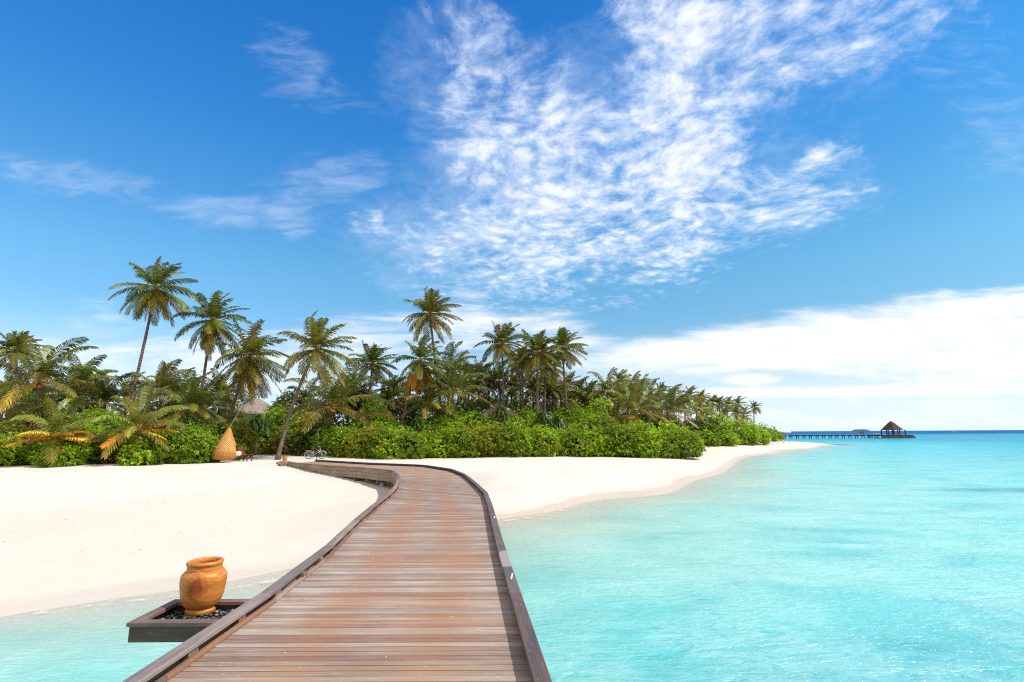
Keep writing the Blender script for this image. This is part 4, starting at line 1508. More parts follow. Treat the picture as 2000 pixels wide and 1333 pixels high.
# ---- hedge of beach shrubs
SHR = [  # x, distance, width px, top py, tone, label
    (8, 38, 80, 852, 'bright', 'light green shrub cut by the left picture edge'),
    (66, 40, 96, 858, 'dark', 'dark shady shrub under the dying orange palm'),
    (52, 44, 150, 785, 'olive', 'soft feathery olive bush below the wide low palm'),
    (22, 42, 90, 826, 'autumn', 'yellowing shrub above the leftmost light green one'),
    (148, 40, 130, 846, 'bright', 'bright shrub right of the dying orange palm'),
    (182, 43, 130, 806, 'mid', 'taller green shrub in front of the tallest palm\'s foot'),
    (238, 41, 110, 858, 'autumn', 'shrub with dry yellow leaves below the small yellow palm'),
    (122, 36.7, 62, 872, 'mid', 'low shrub in front of the dying orange palm\'s foot'),
    (276, 37.8, 52, 866, 'bright', 'low shrub hiding the foot of the small yellow palm'),
    (318, 40.5, 105, 852, 'mid', 'shrub between the small yellow palm and the nest chair'),
    (372, 41, 100, 838, 'mid', 'leafy shrub directly left of the hanging nest chair'),
    (352, 45, 110, 815, 'dark', 'dark shrub behind the leafy one left of the nest chair'),
    (418, 44.5, 90, 826, 'mid', 'shrub right behind the hanging nest chair'),
    (456, 48, 66, 806, 'autumn', 'orange flecked shrub between nest chair and red chair'),
    (300, 52, 150, 800, 'dark', 'dark bush filling the gap under the upright dark palm'),
    (545, 62, 110, 800, 'bright', 'tall shrub behind the screw pine and the path'),
    (480, 64, 110, 815, 'dark', 'shaded shrub beneath the brown thatched roof'),
    (590, 58, 100, 806, 'autumn', 'reddish leaved shrub behind the leaning palm'),
    (626, 53, 90, 830, 'dark', 'dark shrub behind the bicycle'),
    (668, 51, 90, 836, 'mid', 'shaded shrub right of the bicycle'),
    (715, 49, 96, 838, 'autumn', 'yellow and orange flecked shrub right of the bicycle corner'),
    (772, 47.5, 110, 842, 'bright', 'glowing green shrub bulging toward the boardwalk'),
    (740, 54, 110, 800, 'bright', 'tall light green shrub behind the flecked one'),
    (728, 60, 80, 775, 'bright', 'highest light green shrub below the round crowned palm'),
    (826, 49, 66, 846, 'mid', 'narrow shrub right of the glowing green one'),
    (872, 50, 110, 836, 'bright', 'wide bright shrub left of the orange leaf patch'),
    (862, 55, 120, 806, 'mid', 'glossy dark shrub under the orange skirted palm'),
    (925, 51, 110, 840, 'autumn', 'shrub with a rusty orange dead patch in the middle hedge'),
    (916, 56, 110, 808, 'mid', 'dark leaved shrub left of the pale thatched roof'),
    (985, 52, 120, 836, 'bright', 'bright shrub below the pale thatched roof'),
    (972, 57, 110, 808, 'bright', 'yellow green shrub hiding the foot of the pale thatched roof'),
    (1040, 53, 100, 840, 'bright', 'bright shrub below the thickest straight trunk'),
    (1035, 58, 90, 806, 'bright', 'shrub under the slender group of palms'),
    (1096, 55, 110, 842, 'bright', 'bright shrub below the slanting trunk'),
    (1135, 56, 90, 828, 'bright', 'shrub with hanging long leaves left of the dusty bush'),
    (1110, 61, 100, 790, 'bright', 'green bush around the foot of the slanting trunk'),
    (1172, 62, 100, 780, 'bright', 'tall bush right of the screw pines'),
    (1172, 57, 100, 812, 'mid', 'dusty bush with small pale leaves in the near hedge'),
    (1205, 58, 110, 846, 'bright', 'bright low shrub right of the dusty bush'),
    (1262, 58, 130, 832, 'bright', 'big rounded shrub under the large arching palm'),
    (1315, 58.5, 90, 830, 'bright', 'last rounded shrub of the near hedge, next to open sand'),
    (1150, 70, 130, 790, 'dark', 'dark bush deep behind the small spiky palms'),
    (1390, 98, 76, 798, 'mid', 'dark round topped bush beneath the far row of palms'),
    (1352, 96, 66, 822, 'dark', 'low dark bush left of the round topped bush'),
    (1368, 93, 60, 843, 'mid', 'low green shrub behind the log on the sand'),
    (1404, 96, 70, 844, 'bright', 'bright shrub below the round topped bush'),
    (1440, 104, 70, 824, 'bright', 'bright sloping shrub right of the round topped bush'),
    (1462, 108, 66, 838, 'bright', 'low sunlit shrub beside the closed white parasol'),
    (1490, 126, 46, 836, 'mid', 'shrub behind the closed white parasol'),
    (1508, 138, 40, 844, 'bright', 'outermost small shrub at the tip of the beach'),
]
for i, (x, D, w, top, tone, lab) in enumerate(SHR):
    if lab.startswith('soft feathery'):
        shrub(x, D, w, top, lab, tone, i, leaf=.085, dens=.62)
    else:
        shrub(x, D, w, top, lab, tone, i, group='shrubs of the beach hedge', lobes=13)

# ---- broadleaf trees behind
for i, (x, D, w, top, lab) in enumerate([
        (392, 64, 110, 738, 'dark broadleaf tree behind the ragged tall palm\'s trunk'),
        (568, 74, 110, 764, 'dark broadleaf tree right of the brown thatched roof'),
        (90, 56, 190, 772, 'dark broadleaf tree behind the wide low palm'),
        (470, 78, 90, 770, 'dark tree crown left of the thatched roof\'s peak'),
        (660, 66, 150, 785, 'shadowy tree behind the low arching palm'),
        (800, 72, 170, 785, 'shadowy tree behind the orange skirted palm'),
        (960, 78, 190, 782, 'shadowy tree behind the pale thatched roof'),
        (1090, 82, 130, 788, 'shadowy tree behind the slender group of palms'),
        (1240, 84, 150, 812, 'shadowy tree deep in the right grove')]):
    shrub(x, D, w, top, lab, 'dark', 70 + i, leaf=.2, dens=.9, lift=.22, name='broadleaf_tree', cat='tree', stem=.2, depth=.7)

# ---- screw pines
pandanus(500, 54, 803, 0, 64, 'screw pine on stilt roots beside the path under the thatched roof', 7, 1.0, 1)
pandanus(979, 54.5, 783, 0, 42, 'spiky screw pine in front of the pale thatched roof', 6, .9, 2)
pandanus(1060, 55, 798, 0, 46, 'screw pine right of the thickest straight trunk', 6, 1.1, 3, legs=False)
pandanus(1090, 56.5, 805, 0, 54, 'screw pine with long drooping leaves left of the dusty bush', 7, 1.2, 4, legs=False)
pandanus(815, 49.5, 812, 0, 40, 'bright strap leaved screw pine below the orange skirt', 6, .6, 5, tone=(.07, .15, .012), legs=False)
pandanus(262, 38.6, 880, 0, 40, 'low strap leaved clump on the sand below the small yellow palm', 4, .8, 6, tone=(.09, .13, .03), legs=False, name='strap_leaved_plant')

# ---- grass strip behind the path, creeping green at the sand's edge
S = Soup()
R_ = np.random.RandomState(5)


def blades(x0, x1, y0, y1, n, h, cols):
    X, Y = R_.uniform(x0, x1, n), R_.uniform(y0, y1, n)
    Z = terrain(np.stack([X, Y], 1))
    P = np.stack([X, Y, Z - .02], 1)
    a = R_.uniform(0, 6.28, n)
    w = np.stack([np.cos(a), np.sin(a), np.zeros(n)], 1) * .035
    l = np.stack([R_.uniform(-.12, .12, n), R_.uniform(-.12, .12, n), R_.uniform(.5, 1.1, n) * h], 1)
    q = np.stack([P - w, P + w, P + l + w * .3, P + l - w * .3], 1)
    cc = np.array(cols)[R_.randint(0, len(cols), n)][:, None] * R_.uniform(.7, 1.2, (n, 1, 1))
    S.quads(q, np.broadcast_to(cc, q.shape))


ga, gb = at(440, 870, 56), at(592, 870, 56)
blades(ga[0], gb[0], 55.5, 60, 7000, .30, [(.10, .17, .015), (.13, .19, .02), (.07, .12, .012)])
g2 = at(275, 900, 38)
blades(g2[0] - 1.0, g2[0] + 1.3, 37.6, 38.8, 900, .16, [(.06, .13, .012), (.09, .15, .015)])
tag(S.build('grass', M['leaf']), kind='stuff')
S = Soup()


# ------------------------------------------------------------------ thatched houses among the trees
m, T = material('thatch')
pos = T.n('ShaderNodeTexCoord').outputs['Object']
ab = attr(T).outputs['Color']
n1 = T.noise(T.mapping(pos, scale=(9, 9, 2)), 1.0, 6, .7).outputs['Fac']
n2 = T.noise(pos, .8, 3, .5).outputs['Fac']
zb = T.m('SINE', T.m('ADD', T.m('MULTIPLY', T.n('ShaderNodeSeparateXYZ', {0: pos}).outputs[2], 26), T.m('MULTIPLY', n1, 6)))
c = T.mix(1.0, ab, T.mix(T.smooth(n1, .3, .7), (.62, .60, .58), (1.2, 1.2, 1.2)), 'MULTIPLY')
c = T.mix(1.0, c, T.mix(T.smooth(n2, .35, .65), (.85, .84, .84), (1.1, 1.1, 1.1)), 'MULTIPLY')
bmp = T.n('ShaderNodeBump', {'Strength': .8, 'Distance': .05, 'Height': T.m('ADD', n1, T.m('MULTIPLY', zb, .25))}).outputs[0]
finish(T, T.n('ShaderNodeBsdfPrincipled', {'Base Color': c, 'Roughness': .95, 'Normal': bmp, 'Specular IOR Level': .1}))
M['thatch'] = m
M['plaster'] = simple('plaster', (.55, .48, .40), .8, .1, 3)
M['darkwood'] = simple('dark_wood', (.05, .037, .032), .7, .35, 6)


def thatch_roof(prof, n, c, sx=1.0, sy=1.0, rot=0.0):
    """rows of thatch as stepped, slightly ragged rings"""
    mb = MB()
    r = random.Random(3)
    full = []
    for i in range(len(prof) - 1):
        (r0, z0), (r1, z1) = prof[i], prof[i + 1]
        k = 5
        for j in range(k):
            a, b = j / k, (j + 1) / k
            full.append((r0 + (r1 - r0) * a + .03, z0 + (z1 - z0) * a - .02))
            full.append((r0 + (r1 - r0) * b, z0 + (z1 - z0) * b))
    mb.lathe(full, n, (0, 0, 0), c, sx=sx, sy=sy)
    if rot:
        mb.v = [(x * math.cos(rot) - y * math.sin(rot), x * math.sin(rot) + y * math.cos(rot), z) for x, y, z in mb.v]
    return mb


def hut(px, D, top, eave, half_px, c, label, sx=1.0, flat=.08):
    cc = at(px, 850, D)
    gz = ground_z(cc[0], D)
    zt, ze = at(px, top, D)[2] - gz, at(px, eave, D)[2] - gz
    hw = half_px * mpp(px, eave, D)
    root = empty('thatched_hut', (cc[0], D, gz), label, 'hut')
    prof = [(hw, ze - .12), (hw * .97, ze), (hw * .62, ze + (zt - ze) * .40), (hw * .30, ze + (zt - ze) * .76), (hw * flat, zt), (0.01, zt + .04)]
    thatch_roof(prof, 40, c, sx).build('roof', M['thatch'], root, False)
    mb = MB()
    mb.lathe([(hw * .78, 0), (hw * .78, ze + .1)], 28, sx=sx)
    mb.build('wall', M['plaster'], root, True)
    mb = MB()
    mb.beam((hw * .1, -hw * .80, 1.0), (hw * .1 + .9, -hw * .80, 1.0), .08, 2.0)
    mb.build('door', M['darkwood'], root)
    return root


hut(498, 74, 779, 808, 50, (.28, .235, .21), 'round hut with a brown grey thatched cone roof showing between the palms')
hut(975, 68, 788, 812, 42, (.55, .43, .33), 'hut with a pale tan thatched roof half hidden behind a screw pine', 1.0, .25)

# ------------------------------------------------------------------ hanging nest chair
m, T = material('wicker')
uvn = T.n('ShaderNodeUVMap', uv_map='uv').outputs[0]
br = T.n('ShaderNodeTexBrick', {'Vector': T.mapping(uvn, scale=(30, 10.5, 1)), 'Scale': 1.0, 'Color1': (.68, .37, .10, 1), 'Color2': (.60, .30, .075, 1),
                                'Mortar': (.20, .075, .018, 1), 'Mortar Size': .14, 'Mortar Smooth': .5, 'Brick Width': 1.0, 'Row Height': .9})
bmp = T.n('ShaderNodeBump', {'Strength': .8, 'Distance': .03, 'Height': br.outputs['Fac']}, invert=True).outputs[0]
finish(T, T.n('ShaderNodeBsdfPrincipled', {'Base Color': br.outputs['Color'], 'Roughness': .6, 'Normal': bmp}))
M['wicker'] = m
m, T = material('wicker_base')
uvn = T.n('ShaderNodeUVMap', uv_map='uv').outputs[0]
us = T.n('ShaderNodeSeparateXYZ', {0: uvn}).outputs
rib = T.m('SINE', T.m('MULTIPLY', us[0], 6.2832 * 44))
c = T.mix(T.smooth(rib, -.6, .6), (.40, .15, .025), (.58, .25, .05))
bmp = T.n('ShaderNodeBump', {'Strength': .7, 'Distance': .03, 'Height': rib}).outputs[0]
finish(T, T.n('ShaderNodeBsdfPrincipled', {'Base Color': c, 'Roughness': .6, 'Normal': bmp}))
M['wicker_base'] = m

ND = 41.5
ns = mpp(440, 870, ND)
nb = at(437.5, 899.5, ND)
nz_ = max(nb[2], ground_z(nb[0], ND) + .12)
NH = 62 * ns
NR = 23.4 * ns
nest = empty('hanging_nest_chair', (nb[0], ND, nz_), 'teardrop shaped woven wicker nest chair hanging just above the sand', 'hanging chair')


def nshift(z):
    return .10 * NR * 2 * (z / NH) ** 1.5


def hole(a, z):
    return (a < 80 or a > 352) and .23 * NH < z < .60 * NH - abs(a - 40 if a < 180 else a - 400) * .004 * NH


low = spline([(.0, .0), (NR * .55, .012 * NH), (NR * .84, .055 * NH), (NR * .97, .14 * NH), (NR * .995, .215 * NH)], 5)
upp = spline([(NR * .995, .215 * NH), (NR * .98, .28 * NH), (NR * .86, .40 * NH), (NR * .66, .55 * NH), (NR * .46, .70 * NH), (NR * .28, .86 * NH), (NR * .15, .975 * NH), (NR * .10, NH)], 6)
mb = MB()
mb.lathe(low, 64, shift=nshift)
mb.build('seat_shell', M['wicker_base'], nest, True)
mb = MB()
mb.lathe(upp, 64, shift=nshift, skip=hole)
mb.build('woven_hood', M['wicker'], nest, True)
mb = MB()
mb.tube([(nshift(NH), 0, NH - .03), (nshift(NH), 0, NH + .06)], NR * .1, 12)
mb.build('cap', M['wicker_base'], nest, True)
mb = MB()
mb.lathe(spline([(.0, .10 * NH), (NR * .8, .10 * NH), (NR * .86, .15 * NH), (NR * .8, .2 * NH), (0.01, .205 * NH)], 4), 32)
mb.build('seat_cushion', simple('cushion_cloth', (.72, .66, .60), .9, .08), nest, True)
for k, (dx_, dy_, cc) in enumerate(((.98, .02, (.74, .55, .46)), (1.06, .26, (.75, .72, .68)))):
    mb = MB()
    mb.lathe(spline([(0.001, -.17), (.16, -.15), (.21, 0), (.16, .15), (.001, .17)], 4), 16, (0, 0, 0), sx=.85, sy=.6)
    o = mb.build('pillow', simple('pillow_cloth', cc, .9, .08), nest, True)
    o.location = (NR * dx_, NR * dy_, .20 * NH)
    o.rotation_euler = (.2, .5, .3)
mb = MB()
mb.tube([(nshift(NH), 0, NH), (nshift(NH) + .02, .9, NH + 1.0), (nshift(NH), 2.6, NH + 3.2)], .018, 6)
mb.build('rope', simple('rope', (.30, .24, .17), .9), nest, True)

# ------------------------------------------------------------------ red chair
cd = 43.0
cp = at(479, 901.5, cd)
cs = mpp(476, 890, cd)
chair = empty('garden_chair', (cp[0], cd, ground_z(cp[0], cd)), 'low red brown wooden chair facing right beside the hanging nest', 'chair', rz=R(-12))
M['redwood'] = simple('red_wood', (.17, .030, .020), .5, .3, 9)
wch = .62


def cpart(name, pts, w=None):
    mb = MB()
    for p, q, a, b in pts:
        mb.beam(p, q, a, b, up=(0, 1, 0.01) if abs(q[2] - p[2]) > abs(q[0] - p[0]) else (0, 0, 1), bev=.01)
    return mb.build(name, M['redwood'], chair)


cpart('seat', [((-.28 + .115 * k, -wch / 2, .45 + .012 * abs(k - 2)), (-.28 + .115 * k, wch / 2, .45 + .012 * abs(k - 2)), .10, .035) for k in range(7)])
cpart('seat_rail', [((-.34, s * .27, .40), (.48, s * .27, .44), .045, .09) for s in (-1, 1)])
cpart('backrest', [((-.30, -.26 + .13 * k, .40), (-.60, -.26 + .13 * k, 1.13), .035, .11) for k in range(5)])
cpart('back_rail', [((-.43, -.33, .66), (-.43, .33, .66), .035, .08), ((-.575, -.33, 1.0), (-.575, .33, 1.0), .035, .08)])
for s in (-1, 1):
    cpart('leg', [((-.22, s * .27, .42), (-.40, s * .27, 0), .06, .085)])
    cpart('leg', [((.44, s * .27, .43), (.36, s * .27, 0), .06, .10)])

# ------------------------------------------------------------------ bicycle
bd = 46.0
b0 = at(603, 888, bd)
bike = empty('bicycle', (b0[0], bd, ground_z(b0[0], bd)), 'grey step through bicycle parked on the sand at the end of the boardwalk', 'bicycle', rz=R(8))
M['paint'] = simple('grey_paint', (.36, .38, .40), .35, .1)
M['tyre'] = simple('rubber', (.05, .05, .052), .7, .2)
M['steel'] = simple('steel', (.55, .55, .56), .3, .1, metal=.8)
WB, WR = 1.14, .33


def ring(mb, cx_, rad, th, a0=0, a1=360, n=36, k=6, yoff=0):
    pts = [(cx_ + rad * math.cos(R(a0 + (a1 - a0) * i / n)), yoff, WR + rad * math.sin(R(a0 + (a1 - a0) * i / n))) for i in range(n + 1)]
    mb.tube(pts, th, k, cap=False)


for wx in (0, WB):
    mb = MB()
    ring(mb, wx, WR - .025, .026)
    wo = mb.build('wheel', M['tyre'], bike, True)
    mb = MB()
    ring(mb, wx, WR - .055, .014)
    for k in range(14):
        a = k * 2 * math.pi / 14
        mb.tube([(wx, 0, WR), (wx + (WR - .06) * math.cos(a), 0, WR + (WR - .06) * math.sin(a))], .004, 4)
    mb.tube([(wx, -.05, WR), (wx, .05, WR)], .025, 8)
    mb.build('rim', M['steel'], wo, True)
    mb = MB()
    ring(mb, wx, WR + .035, .03, 15 if wx else 10, 150 if wx else 190, 20, 5)
    mb.build('mudguard', M['paint'], bike, True)
mb = MB()
BBx = .44
for p, q, t in (((0, .0, WR), (BBx, 0, .30), .02), ((BBx, 0, .30), (.33, 0, .78), .022), ((0, 0, WR), (.36, 0, .62), .014),
                ((BBx, 0, .32), (.96, 0, .70), .03), ((.37, 0, .52), (.95, 0, .80), .022), ((.93, 0, .95), (.985, 0, .64), .022)):
    mb.tube([p, q], t, 8)
mb.tube([(.985, 0, .66), (1.05, .05, .52), (WB, .06, WR)], .016, 6)
mb.tube([(.985, 0, .66), (1.05, -.05, .52), (WB, -.06, WR)], .016, 6)
mb.build('frame', M['paint'], bike, True)
mb = MB()
mb.tube([(.93, 0, .94), (.90, 0, 1.04)], .016, 6)
mb.tube([(.74, -.33, 1.03), (.84, -.28, 1.10), (.92, -.12, 1.05), (.92, .12, 1.05), (.84, .28, 1.10), (.74, .33, 1.03)], .014, 6)
mb.build('handlebar', M['steel'], bike, True)
mb = MB()
mb.lathe(spline([(.001, -.04), (.10, -.03), (.13, .02), (.09, .05), (.001, .055)], 3), 14, (.30, 0, .86), sx=1.25, sy=.8)
mb.tube([(.33, 0, .76), (.31, 0, .86)], .015, 6)
mb.build('saddle', M['tyre'], bike, True)
mb = MB()
mb.beam((-.30, 0, .74), (.24, 0, .74), .14, .02)
mb.tube([(0, .06, WR), (-.16, .06, .73)], .008, 5)
mb.tube([(0, -.06, WR), (-.16, -.06, .73)], .008, 5)
mb.build('rack', M['paint'], bike, True)
mb = MB()
mb.tube([(BBx - .02, -.1, .13), (BBx, -.06, .30), (BBx, .06, .30), (BBx + .02, .1, .47)], .012, 5)
for s in (-1, 1):
    mb.beam((BBx + s * .02 - .05, s * .14, .30 + s * .17), (BBx + s * .02 + .05, s * .14, .30 + s * .17), .09, .025)
mb.build('pedals', M['tyre'], bike)
mb = MB()
mb.tube([(BBx - .05, .07, .28), (BBx - .15, .2, .0)], .01, 5)
mb.build('stand', M['steel'], bike)

# ------------------------------------------------------------------ little jar, path torches
sj = gp(556, 900.5, DECK_Z + .02)
small = empty('jar', (sj[0], sj[1], DECK_Z + .02), 'small round orange jar on the landing beside the leaning palm', 'jar')
ss = 9.8 * mpp(556, 896, sj[1])
mb = MB()
mb.lathe(spline([(.0, 0), (ss * .30, 0), (ss * .44, ss * .2), (ss * .49, ss * .5), (ss * .42, ss * .78), (ss * .33, ss * .88)], 5), 28)
mb.build('body', M['jar'], small, True)
mb = MB()
mb.lathe(spline([(ss * .33, ss * .88), (ss * .38, ss * .95), (ss * .34, ss), (ss * .26, ss * .97), (ss * .3, ss * .7), (.001, ss * .4)], 4), 28)
mb.build('rim', M['jar'], small, True)


def torch(px, base_py, top_py, D, lab):
    q = at(px, base_py, D)
    h = at(px, top_py, D)[2] - ground_z(q[0], D)
    t = empty('path_torch', (q[0], D, ground_z(q[0], D)), lab, 'torch')
    mb = MB()
    mb.tube([(0, 0, -.2), (0, 0, h * .5), (0.01, 0, h - .25)], .032, 8)
    mb.build('pole', M['black'], t, True)
    mb = MB()
    mb.lathe([(.03, h - .27), (.075, h - .12), (.085, h - .04), (.05, h), (.001, h + .01)], 12)
    mb.build('head', simple('torch_head', (.10, .06, .035), .7, .3, 20), t, True)


torch(555.5, 890, 838, 45.5, 'thin black torch pole behind the small orange jar')
torch(618.5, 897, 838, 43.6, 'thin dark torch pole in front of the bicycle')

# bollard-like hump of old roots where the leaning palm meets the sand
# ------------------------------------------------------------------ log along the far sand
lg0, lg1 = gp(1338, 868.5, 1.2), gp(1438, 864.2, 1.2)
lt = empty('driftwood_log', ((lg0[0] + lg1[0]) / 2, (lg0[1] + lg1[1]) / 2, ground_z((lg0[0] + lg1[0]) / 2, (lg0[1] + lg1[1]) / 2)), 'long pale weathered log lying on the sand before the far hedge', 'log')
mb = MB()
r = random.Random(5)
pts, rad = [], []
for k in range(12):
    t = k / 11
    q = lg0 + (lg1 - lg0) * t
    pts.append((q[0] - lt.location.x, q[1] - lt.location.y + r.uniform(-.12, .12), ground_z(q[0], q[1]) - lt.location.z + .16 + r.uniform(-.05, .05)))
    rad.append(.34 - .16 * t + r.uniform(-.03, .03))
mb.tube(pts, rad, 10)
mb.build('trunk', simple('drift_wood', (.46, .36, .28), .85, .3, 2), lt, True)
mb = MB()
mb.tube([(pts[4][0], pts[4][1], pts[4][2]), (pts[4][0] + .3, pts[4][1] - .5, pts[4][2] + .5)], [.1, .04], 6)
mb.tube([(pts[8][0], pts[8][1], pts[8][2]), (pts[8][0] - .4, pts[8][1] - .3, pts[8][2] + .35)], [.08, .03], 6)
mb.build('branch_stub', simple('drift_wood_stub', (.40, .30, .23), .85, .3, 2), lt, True)

# ------------------------------------------------------------------ jetty with the pavilion
PV = gp(1743, 856.5, 0)
PD = PV[1]
pm = mpp(1745, 850, PD)
M['pav_thatch_c'] = (.085, .058, .054)
JZ = at(1620, 851.2, PD)[2]
jx0, jx1 = at(1497, 851, PD)[0], at(1713, 851, PD)[0]
jet = empty('jetty', (jx0, PD, 0), 'long low dark wooden jetty on posts running out to the thatched pavilion', 'jetty')
mb = MB()
mb.beam((0, 0, JZ + .05), (jx1 - jx0, 0, JZ + .05), 2.4, .28)
mb.build('walkway', M['darkwood'], jet)
mb = MB()
mb.beam((0, -1.15, JZ + .27), (jx1 - jx0, -1.15, JZ + .27), .14, .12)
mb.build('kerb', M['darkwood'], jet)
nP = 17
for k in range(nP):
    px_ = 1506 + 12.8 * k
    X = at(px_, 851, PD)[0] - jx0
    for s in (-1, 1):
        mb = MB()
        mb.tube([(X, s * .8, -2.2), (X, s * .8, JZ - .1)], .14, 8)
        mb.build('post', M['darkwood'], jet, True)
    mb = MB()
    mb.beam((X, -1.3, JZ - .22), (X, 1.3, JZ - .22), .5, .3)
    mb.build('crossbeam', M['darkwood'], jet)

pav = empty('pavilion', (PV[0], PD, 0), 'open thatched pavilion with a dark pyramid roof at the end of the jetty', 'pavilion')


def PX(px):
    return at(px, 850, PD)[0] - PV[0]


def PZ(py, px=1745):
    return at(px, py, PD)[2]


xl, xr = PX(1712), PX(1779)
zd = PZ(849.8)
DEP = 7.0
mb = MB()
mb.beam((xl, 0, zd - .22), (PX(1772), 0, zd - .22), DEP, .44)
mb.build('platform', M['darkwood'], pav)
mb = MB()
mb.beam((xl + .3, -DEP / 2 + .3, zd - .95), (PX(1774), -DEP / 2 + .3, zd - .95), .25, 1.02)
mb.build('skirt', simple('worn_dark_wood', (.12, .105, .10), .8, .4, 2), pav)
mb = MB()
mb.beam((PX(1774), -.3, .42), (PX(1781), -.3, .42), 3.6, .3)
mb.beam((PX(1770), -.3, .85), (PX(1776), -.3, .85), 3.6, .5)
mb.build('landing_steps', M['darkwood'], pav)
mb = MB()
for k in range(7):
    X = PX(1713 + 10.5 * k)
    mb2 = MB()
    mb2.tube([(X, -DEP / 2 + .6, -2.4), (X, -DEP / 2 + .6, zd - .4)], .2, 8)
    mb2.build('pile', M['darkwood'], pav, True)
ex0, ex1, ez = PX(1723.5), PX(1766.5), PZ(840.5)
cxr = PX(1743.5)
az_ = PZ(823)
# roof: hipped, with a short rounded ridge, turned a little so two faces show
hw = (ex1 - ex0) / 2
mbr = MB()
lev = 9
ang = R(24)
rc = MB()
vs, fs = [], []
for j in range(lev):
    t = j / (lev - 1)
    z = ez + (az_ - ez) * t
    k = (1 - t) ** 1.02
    a, b = hw * .68 * k + .42 * (1 - .6 * max(0, t - .85) / .15), hw * .60 * k + .30 * (1 - .6 * max(0, t - .85) / .15)
    for q in range(32):
        th = 2 * math.pi * q / 32
        ct, st_ = math.cos(th), math.sin(th)
        e = .28
        x, y = a * math.copysign(abs(ct) ** e, ct), b * math.copysign(abs(st_) ** e, st_)
        vs.append((cxr + x * math.cos(ang) - y * math.sin(ang), x * math.sin(ang) + y * math.cos(ang), z))
for j in range(lev - 1):
    for q in range(32):
        fs.append((j * 32 + q, j * 32 + (q + 1) % 32, (j + 1) * 32 + (q + 1) % 32, (j + 1) * 32 + q))
fs.append(tuple((lev - 1) * 32 + q for q in range(32)))
fs.append(tuple(range(31, -1, -1)))
rc.add(vs, fs, M['pav_thatch_c'])
rc.build('roof', M['thatch'], pav)
for px_ in (1729, 1739.5, 1751, 1761.5):
    for yy in (-hw * .45, hw * .45):
        mb = MB()
        mb.beam((PX(px_), yy, zd), (PX(px_), yy, ez + .2), .34, .34, up=(0, 1, 0))
        mb.build('column', M['darkwood'], pav)
mb = MB()
mb.beam((PX(1728), -hw * .45, zd + .55), (PX(1762), -hw * .45, zd + .55), .1, .12)
for k in range(12):
    X = PX(1728 + 34 / 11 * k)
    mb.beam((X, -hw * .45 - .06, zd), (X, -hw * .45 - .06, zd + .5), .06, .06, up=(0, 1, 0))
mb.build('railing', M['darkwood'], pav)
# loungers under the roof
M['white'] = simple('white_cloth', (.75, .74, .72), .8, .05)
M['hull'] = simple('white_hull', (.74, .75, .75), .35, .06)


def lounger(x, y, z, rz, lab, group, mat2=None, back=.55):
    t = empty('sun_lounger', (x, y, z), lab, 'sun lounger', group, rz)
    mb = MB()
    mb.beam((-.95, 0, .33), (.35, 0, .33), .62, .08)
    mb.build('base', M['white'], t)
    mb = MB()
    mb.beam((.35, 0, .35), (.98, 0, .35 + back), .62, .08)
    mb.build('backrest', M['white'], t)
    for lx in (-.85, .75):
        for s in (-1, 1):
            mb = MB()
            mb.beam((lx, s * .24, 0), (lx, s * .24, .3), .06, .06, up=(0, 1, 0))
            mb.build('leg', M['darkwood'], t)
    return t


lounger(PV[0] + PX(1735), PD + .2, zd, R(10), 'left lounger under the thatched pavilion roof', 'loungers in the pavilion')
lounger(PV[0] + PX(1746), PD + .1, zd, R(170), 'middle lounger under the thatched pavilion roof', 'loungers in the pavilion')
lounger(PV[0] + PX(1757), PD + .3, zd, R(15), 'right lounger under the thatched pavilion roof', 'loungers in the pavilion')

# sign board and lamp post on the jetty
sg = empty('notice_board', (at(1685.5, 851, PD)[0], PD + .6, JZ + .19), 'brown board standing on the jetty left of the pavilion', 'board')
mb = MB()
mb.beam((-1.05, 0, 1.05), (1.05, 0, 1.05), .12, .95)
mb.build('panel', simple('board_wood', (.14, .075, .06), .7, .3, 3), sg)
for s in (-.8, .8):
    mb = MB()
    mb.beam((s, .08, 0), (s, .08, 1.2), .1, .1, up=(0, 1, 0))
    mb.build('leg', M['darkwood'], sg)


